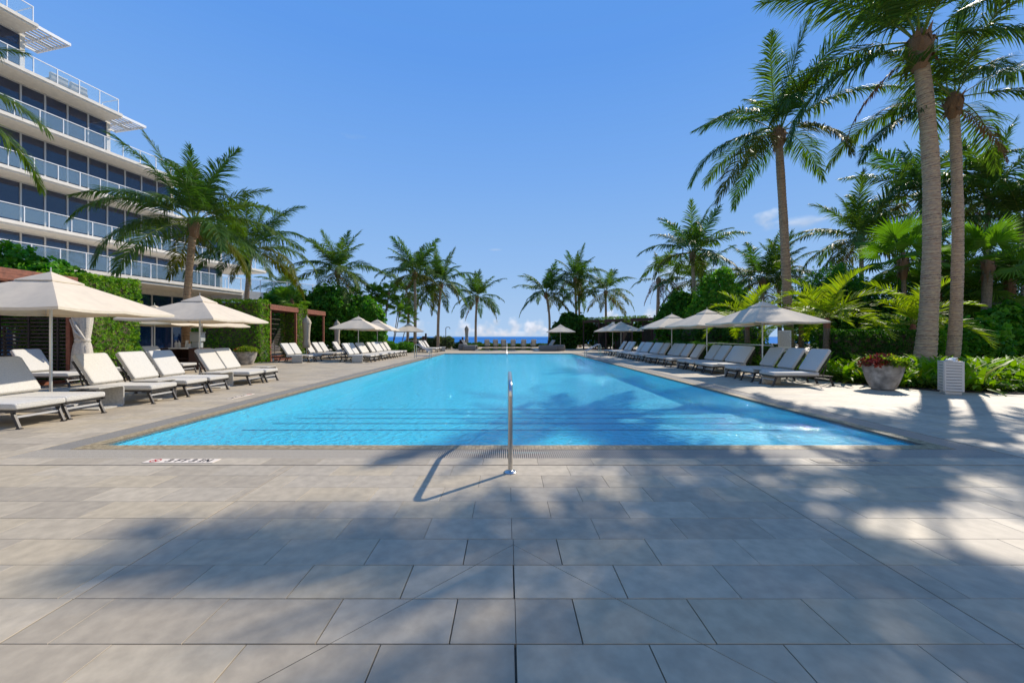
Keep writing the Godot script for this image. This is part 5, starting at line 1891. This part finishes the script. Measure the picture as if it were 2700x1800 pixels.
func put_small_things() -> void:
	pool_rail("polished steel handrail at the near pool edge", 0.03, 4.09, 1.0)
	pool_rail("slim steel handrail at the far pool edge", -0.05, 34.3, -1.0)
	ladder("paired steel rails at the left side steps of the pool", -6.2, 26.3, 1.0)
	ladder("paired steel rails at the right side steps of the pool", 6.35, 26.8, -1.0)
	depth_marker(-3.72, 4.46, 0.0, "painted depth marker with red no-diving symbol at the near left", false)
	depth_marker(3.9, 4.46, 0.0, "faded depth marker in the tree shade at the near right", true)
	depth_marker(-6.35, 9.3, -PI / 2, "depth marker on the left pool side reading towards the water", false)
	pot("large grey stone bowl planter with red and lime plants on the right", 10.1, 10.5, 0.43, 0.70, 5, 0.08)
	pot("grey stone bowl planter before the clipped hedge on the left", -13.3, 19.9, 0.47, 0.70, 8, -0.4)
	# litter bin
	var t := thing("litter_bin", "pale slatted square litter bin on the right", "bin", P(11.04, 0, 9.72), -0.54)
	var b := MB.new()
	b.rbox(Vector3(0, 0.035, 0), Vector3(0.44, 0.07, 0.44), 0.02)
	part("base", b, M.bin_paint, t)
	b = MB.new()
	b.box(Vector3(0, 0.43, 0), Vector3(0.46, 0.70, 0.46))
	part("liner", b, M.bin_dark, t)
	for side in 4:
		var bs := Basis(Vector3.UP, side * PI / 2)
		for k in 10:
			b = MB.new()
			b.rbox(bs * Vector3(0, 0.11 + k * 0.071, 0.255), Vector3(0.40, 0.060, 0.018), 0.004, bs, 1)
			part("slat", b, M.bin_paint, t)
		for q in [-1.0, 1.0]:
			b = MB.new()
			b.box(bs * Vector3(q * 0.222, 0.43, 0.257), Vector3(0.045, 0.71, 0.02), bs)
			part("stile", b, M.bin_paint, t)
	b = MB.new()
	b.rbox(Vector3(0, 0.80, 0), Vector3(0.53, 0.03, 0.53), 0.01)
	part("lid", b, M.bin_paint, t)
	t.scale = Vector3(0.68, 1.0, 0.68)
	var cl := thing("crumpled_napkin", "crumpled white napkin on the litter bin lid", "napkin", P(11.0, 0.815, 9.68), 0.4)
	b = MB.new()
	for k in 3:
		b.rbox(Vector3(-0.09 + k * 0.07, 0.025, 0.02 * k), Vector3(0.13, 0.05, 0.12), 0.024, Basis(Vector3(0.4, 0.3, 1).normalized(), k * 0.8))
	part("paper", b, M.plastic_white, cl)
	cl = thing("yellow_wrapper", "yellow wrapper lying on the litter bin lid", "wrapper", P(11.12, 0.815, 9.66), 0.2)
	b = MB.new()
	b.box(Vector3(0, 0.03, 0), Vector3(0.12, 0.012, 0.08), Basis(Vector3.BACK, -0.5))
	part("sheet", b, M.yellow, cl)
	# notice board
	var sg := thing("pool_notice_board", "weathered white pool rules sign reading NO DIVING beside the palm trunk", "sign", P(10.62, 0, 14.95), -0.08)
	b = MB.new()
	b.tube([Vector3(0, 0, -0.03), Vector3(0, 1.5, -0.03)], [0.025, 0.025], 8)
	part("post", b, M.alum, sg)
	b = MB.new()
	b.rbox(Vector3(0, 1.26, 0), Vector3(0.47, 0.80, 0.02), 0.004, Basis.IDENTITY, 1)
	part("board", b, M.sign_white, sg)
	text("NO DIVING", 0.078, M.ink, sg, Vector3(0, 0.935, 0.012), Basis.IDENTITY)
	b = MB.new()
	var r := RandomNumberGenerator.new()
	r.seed = 3
	for k in 15:
		var x := -0.2
		while x < 0.17:
			var w := r.randf_range(0.02, 0.06)
			b.box(Vector3(x + w / 2, 1.60 - k * 0.038, 0.0115), Vector3(w, 0.012, 0.002))
			x += w + 0.012
	part("small_print", b, M.ink_grey, sg)
	# rescue poles and ring
	for q in [[10.55, 1.1, 20.5, 10.55, 1.06, 15.5, "long white rescue pole along the right hedge"], [-9.7, 1.06, 36.5, -7.6, 1.06, 36.4, "long white rescue pole behind the left far loungers"]]:
		var rp := thing("rescue_pole", q[6], "rescue pole", P(q[0], 0, q[2]))
		var a := Vector3.ZERO + Vector3(0, q[1], 0)
		var c := P(q[3], q[4], q[5]) - P(q[0], 0, q[2])
		b = MB.new()
		b.tube([a, c], [0.022, 0.022], 8)
		part("pole", b, M.plastic_white, rp)
		for u: float in [0.15, 0.85]:
			b = MB.new()
			var m := a.lerp(c, u)
			b.tube([Vector3(m.x, 0, m.z), Vector3(m.x, m.y - 0.02, m.z)], [0.035, 0.035], 8)
			part("post", b, M.dark_timber, rp)
	var rb := thing("life_ring", "white life ring hung below the left rescue pole", "life ring", P(-9.15, 0, 36.1))
	b = MB.new()
	var pts := []
	var rad := []
	for k in 25:
		var a := TAU * k / 24
		pts.append(Vector3(cos(a) * 0.30, 0.50 + sin(a) * 0.30, 0))
		rad.append(0.065)
	b.tube(pts, rad, 8, false)
	part("ring", b, M.plastic_white, rb)
	b = MB.new()
	b.tube([Vector3(0, 0, -0.1), Vector3(0, 1.0, -0.1)], [0.02, 0.02], 6)
	part("hanger", b, M.alum, rb)
	# shower
	var sh := thing("outdoor_shower", "slim outdoor shower pipe against the sky on the left", "shower", P(-6.95, 0, 44.0))
	b = MB.new()
	b.tube([Vector3(0, 0, 0), Vector3(0, 2.35, 0), Vector3(0.05, 2.46, 0), Vector3(0.15, 2.5, 0), Vector3(0.36, 2.5, 0), Vector3(0.44, 2.45, 0), Vector3(0.46, 2.36, 0)], [0.04, 0.04, 0.035, 0.03, 0.03, 0.03, 0.03], 8)
	part("pipe", b, M.bronze, sh)
	b = MB.new()
	b.lathe([Vector2(0.02, 2.36), Vector2(0.07, 2.33), Vector2(0.07, 2.31), Vector2(0, 2.31)], 12, Vector3(0.46, 0, 0))
	part("shower_head", b, M.bronze, sh)
	# dark timber bollards
	for q in [[-5.4, 45.2, 1.35, "pair of dark timber mooring posts left of the closed parasol"], [5.0, 47.0, 1.3, "dark timber post right of the sea-facing loungers"], [-8.9, 41.5, 1.75, "dark timber post behind the left far loungers"]]:
		var bo := thing("timber_post", q[3], "post", P(q[0], 0, q[1]))
		b = MB.new()
		b.lathe([Vector2(0.17, 0), Vector2(0.17, q[2] - 0.3), Vector2(0.15, q[2] - 0.27), Vector2(0, q[2] - 0.27)], 14)
		part("post", b, M.dark_timber, bo)
		b = MB.new()
		b.lathe([Vector2(0.1, 0), Vector2(0.1, q[2]), Vector2(0.08, q[2] + 0.03), Vector2(0, q[2] + 0.03)], 12, Vector3(0.2, 0, -0.1))
		part("post", b, M.black_timber, bo)
	# woven day beds
	var db := [[-4.75, 41.6, 1.0, 0.62, "tall rounded woven ottoman left of the reflecting pool"], [-3.95, 40.6, 1.35, 0.50, "long rounded woven ottoman left of the reflecting pool"], [4.05, 38.9, 1.75, 0.56, "long woven day bed right of the reflecting pool"], [5.3, 39.5, 0.95, 0.60, "dark woven ottoman right of the reflecting pool"]]
	for q in db:
		var o := thing("woven_ottoman", q[4], "ottoman", P(q[0], 0, q[1]), 0.1, "woven outdoor ottomans")
		b = MB.new()
		b.rbox(Vector3(0, q[3] * 0.46, 0), Vector3(q[2], q[3] * 0.92, 0.9), 0.17)
		part("body", b, M.wicker, o)
		b = MB.new()
		b.rbox(Vector3(0, q[3] * 0.95, 0), Vector3(q[2] * 0.9, 0.09, 0.8), 0.04)
		part("cushion", b, M.cushion_grey, o)
	# towel bar
	var k := thing("towel_bar", "dark timber towel station under the left parasols", "counter", P(-14.35, 0, 17.0))
	b = MB.new()
	b.box(Vector3(-0.62, 0.45, 0), Vector3(1.05, 0.86, 0.6))
	b.box(Vector3(0.93, 0.45, 0), Vector3(0.45, 0.86, 0.6))
	b.box(Vector3(0.3, 0.06, 0), Vector3(0.82, 0.12, 0.6))
	b.box(Vector3(0.3, 0.45, -0.28), Vector3(0.82, 0.8, 0.03))
	part("cabinet", b, M.dark_timber, k)
	b = MB.new()
	b.box(Vector3(0.3, 0.48, 0), Vector3(0.81, 0.03, 0.54))
	part("shelf", b, M.dark_timber, k)
	b = MB.new()
	b.rbox(Vector3(0, 0.90, 0), Vector3(2.36, 0.05, 0.68), 0.015)
	part("counter_top", b, M.dark_timber, k)
	b = MB.new()
	b.rbox(Vector3(0.3, 0.925, 0.03), Vector3(0.86, 0.06, 0.66), 0.02)
	part("white_tray", b, M.plastic_white, k)
	b = MB.new()
	b.box(Vector3(-0.62, 0.72, 0.302), Vector3(0.42, 0.10, 0.008))
	part("nameplate", b, M.plate, k)
	for x in [-0.98, -0.25]:
		b = MB.new()
		b.tube([Vector3(x, 0.55, 0.315), Vector3(x, 0.70, 0.315)], [0.01, 0.01], 6)
		part("handle", b, M.steel, k)
	var items := [["pump_bottle", "white pump bottle on the towel bar, left of two", -0.04, 0.055, 0.20, "bottle"], ["pump_bottle", "white pump bottle on the towel bar, right of two", 0.09, 0.055, 0.20, "bottle"]]
	for q in items:
		var o := thing(q[0], q[1], q[5], P(-14.35 + q[2], 0.957, 16.95), 0.0, "pump bottles on the towel bar")
		b = MB.new()
		b.lathe([Vector2(0, 0), Vector2(q[3], 0), Vector2(q[3], q[4]), Vector2(0.02, q[4] + 0.03), Vector2(0.02, q[4] + 0.05), Vector2(0, q[4] + 0.05)], 16)
		part("body", b, M.plastic_white, o)
		b = MB.new()
		b.tube([Vector3(0, q[4] + 0.04, 0), Vector3(0, q[4] + 0.10, 0), Vector3(-0.05, q[4] + 0.10, 0)], [0.01, 0.012, 0.008], 6)
		part("pump", b, M.plastic_white, o)
	var cp := thing("cup_stack", "leaning stack of white cups on the towel bar", "cups", P(-13.95, 0.957, 16.95))
	b = MB.new()
	for q in 6:
		b.lathe([Vector2(0.045, q * 0.045), Vector2(0.055, q * 0.045 + 0.08)], 14, Vector3(q * 0.008, 0, 0))
	part("cups", b, M.plastic_white, cp)
	var bxn := thing("napkin_box", "small white napkin box on the towel bar", "box", P(-13.78, 0.957, 16.95))
	b = MB.new()
	b.rbox(Vector3(0, 0.08, 0), Vector3(0.17, 0.16, 0.14), 0.01)
	part("carton", b, M.plastic_white, bxn)
	var dc := thing("drink_dispenser", "grey drink dispenser standing on the towel bar", "dispenser", P(-13.5, 0.93, 17.0))
	b = MB.new()
	b.rbox(Vector3(0, 0.14, 0), Vector3(0.30, 0.28, 0.28), 0.03)
	b.rbox(Vector3(0, 0.46, 0), Vector3(0.44, 0.38, 0.36), 0.05)
	part("tank", b, M.grey_plastic, dc)
	b = MB.new()
	b.rbox(Vector3(0, 0.67, 0), Vector3(0.46, 0.05, 0.38), 0.02)
	part("lid", b, M.grey_plastic, dc)
	# low pale planter blocks by the vine cabanas
	for q in [[-14.6, 22.6, 1.1, "pale low planter block inside the first vine cabana"], [-15.3, 21.0, 1.5, "pale low planter wall before the clipped hedge"]]:
		var o := thing("planter_block", q[3], "planter", P(q[0], 0.0, q[1]))
		b = MB.new()
		b.rbox(Vector3(0, 0.36, 0), Vector3(q[2], 0.54, 0.4), 0.03)
		part("block", b, M.table_stone, o)
	var lt := thing("lantern", "small open metal lantern at the vine cabana post", "lantern", P(-13.2, 0, 22.0))
	b = MB.new()
	for x in [-0.1, 0.1]:
		for z in [-0.1, 0.1]:
			b.box(Vector3(x, 0.2, z), Vector3(0.015, 0.4, 0.015))
	for y in [0.01, 0.39]:
		b.box(Vector3(0, y, 0), Vector3(0.22, 0.02, 0.22))
	part("cage", b, M.bronze, lt)
	b = MB.new()
	b.lathe([Vector2(0.0, 0.02), Vector2(0.05, 0.02), Vector2(0.05, 0.2), Vector2(0, 0.2)], 12)
	part("candle", b, M.plastic_white, lt)
	# sea fence: thin rails and pickets
	var fn := thing("beach_fence", "thin dark metal fence along the sea side", "fence", P(0, 0, 55.8))
	for y in [0.15, 1.15]:
		b = MB.new()
		b.box(Vector3(-2.0, y, 0), Vector3(32.0, 0.03, 0.03))
		part("rail", b, M.bronze, fn)
	b = MB.new()
	var x := -18.0
	while x < 14.0:
		b.box(Vector3(x, 0.65, 0), Vector3(0.014, 1.0, 0.014))
		x += 0.13
	part("pickets", b, M.bronze, fn).set_meta("kind", "stuff")

# unseen wing added as a reflector: its sunlit front throws light onto the deck
func build_bounce_wing() -> void:
	var t := thing("added_bounce_wing", "unseen white wing added behind the camera to bounce light onto the deck", "building", P(0, 0, -16.0))
	for k in 4:
		var b := MB.new()
		b.box(Vector3(0, 3.4 * k + 3.3, 1.0), Vector3(80, 0.3, 4.0))
		b.box(Vector3(0, 3.4 * k + 2.5, 3.6), Vector3(80, 1.1, 0.12)) if k > 0 else b.box(Vector3(0, 0.3, 2.9), Vector3(80, 0.6, 0.1))
		part("balcony_slab", b, M.stucco, t)
		b = MB.new()
		b.box(Vector3(0, 3.4 * k + 1.6, -1.2), Vector3(80, 3.1, 0.3))
		part("wall", b, M.stucco, t)
		for q in 16:
			b = MB.new()
			b.box(Vector3(-37.5 + q * 5.0, 3.4 * k + 1.4, -1.0), Vector3(1.8, 2.2, 0.16))
			part("window", b, M.window_glass, t)

func _ready() -> void:
	rng.seed = 20240
	set_view()
	make_materials()
	build_ground()
	build_pool()
	build_hotel()
	build_bounce_wing()
	put_cabanas()
	put_plants()
	put_loungers()
	put_small_things()
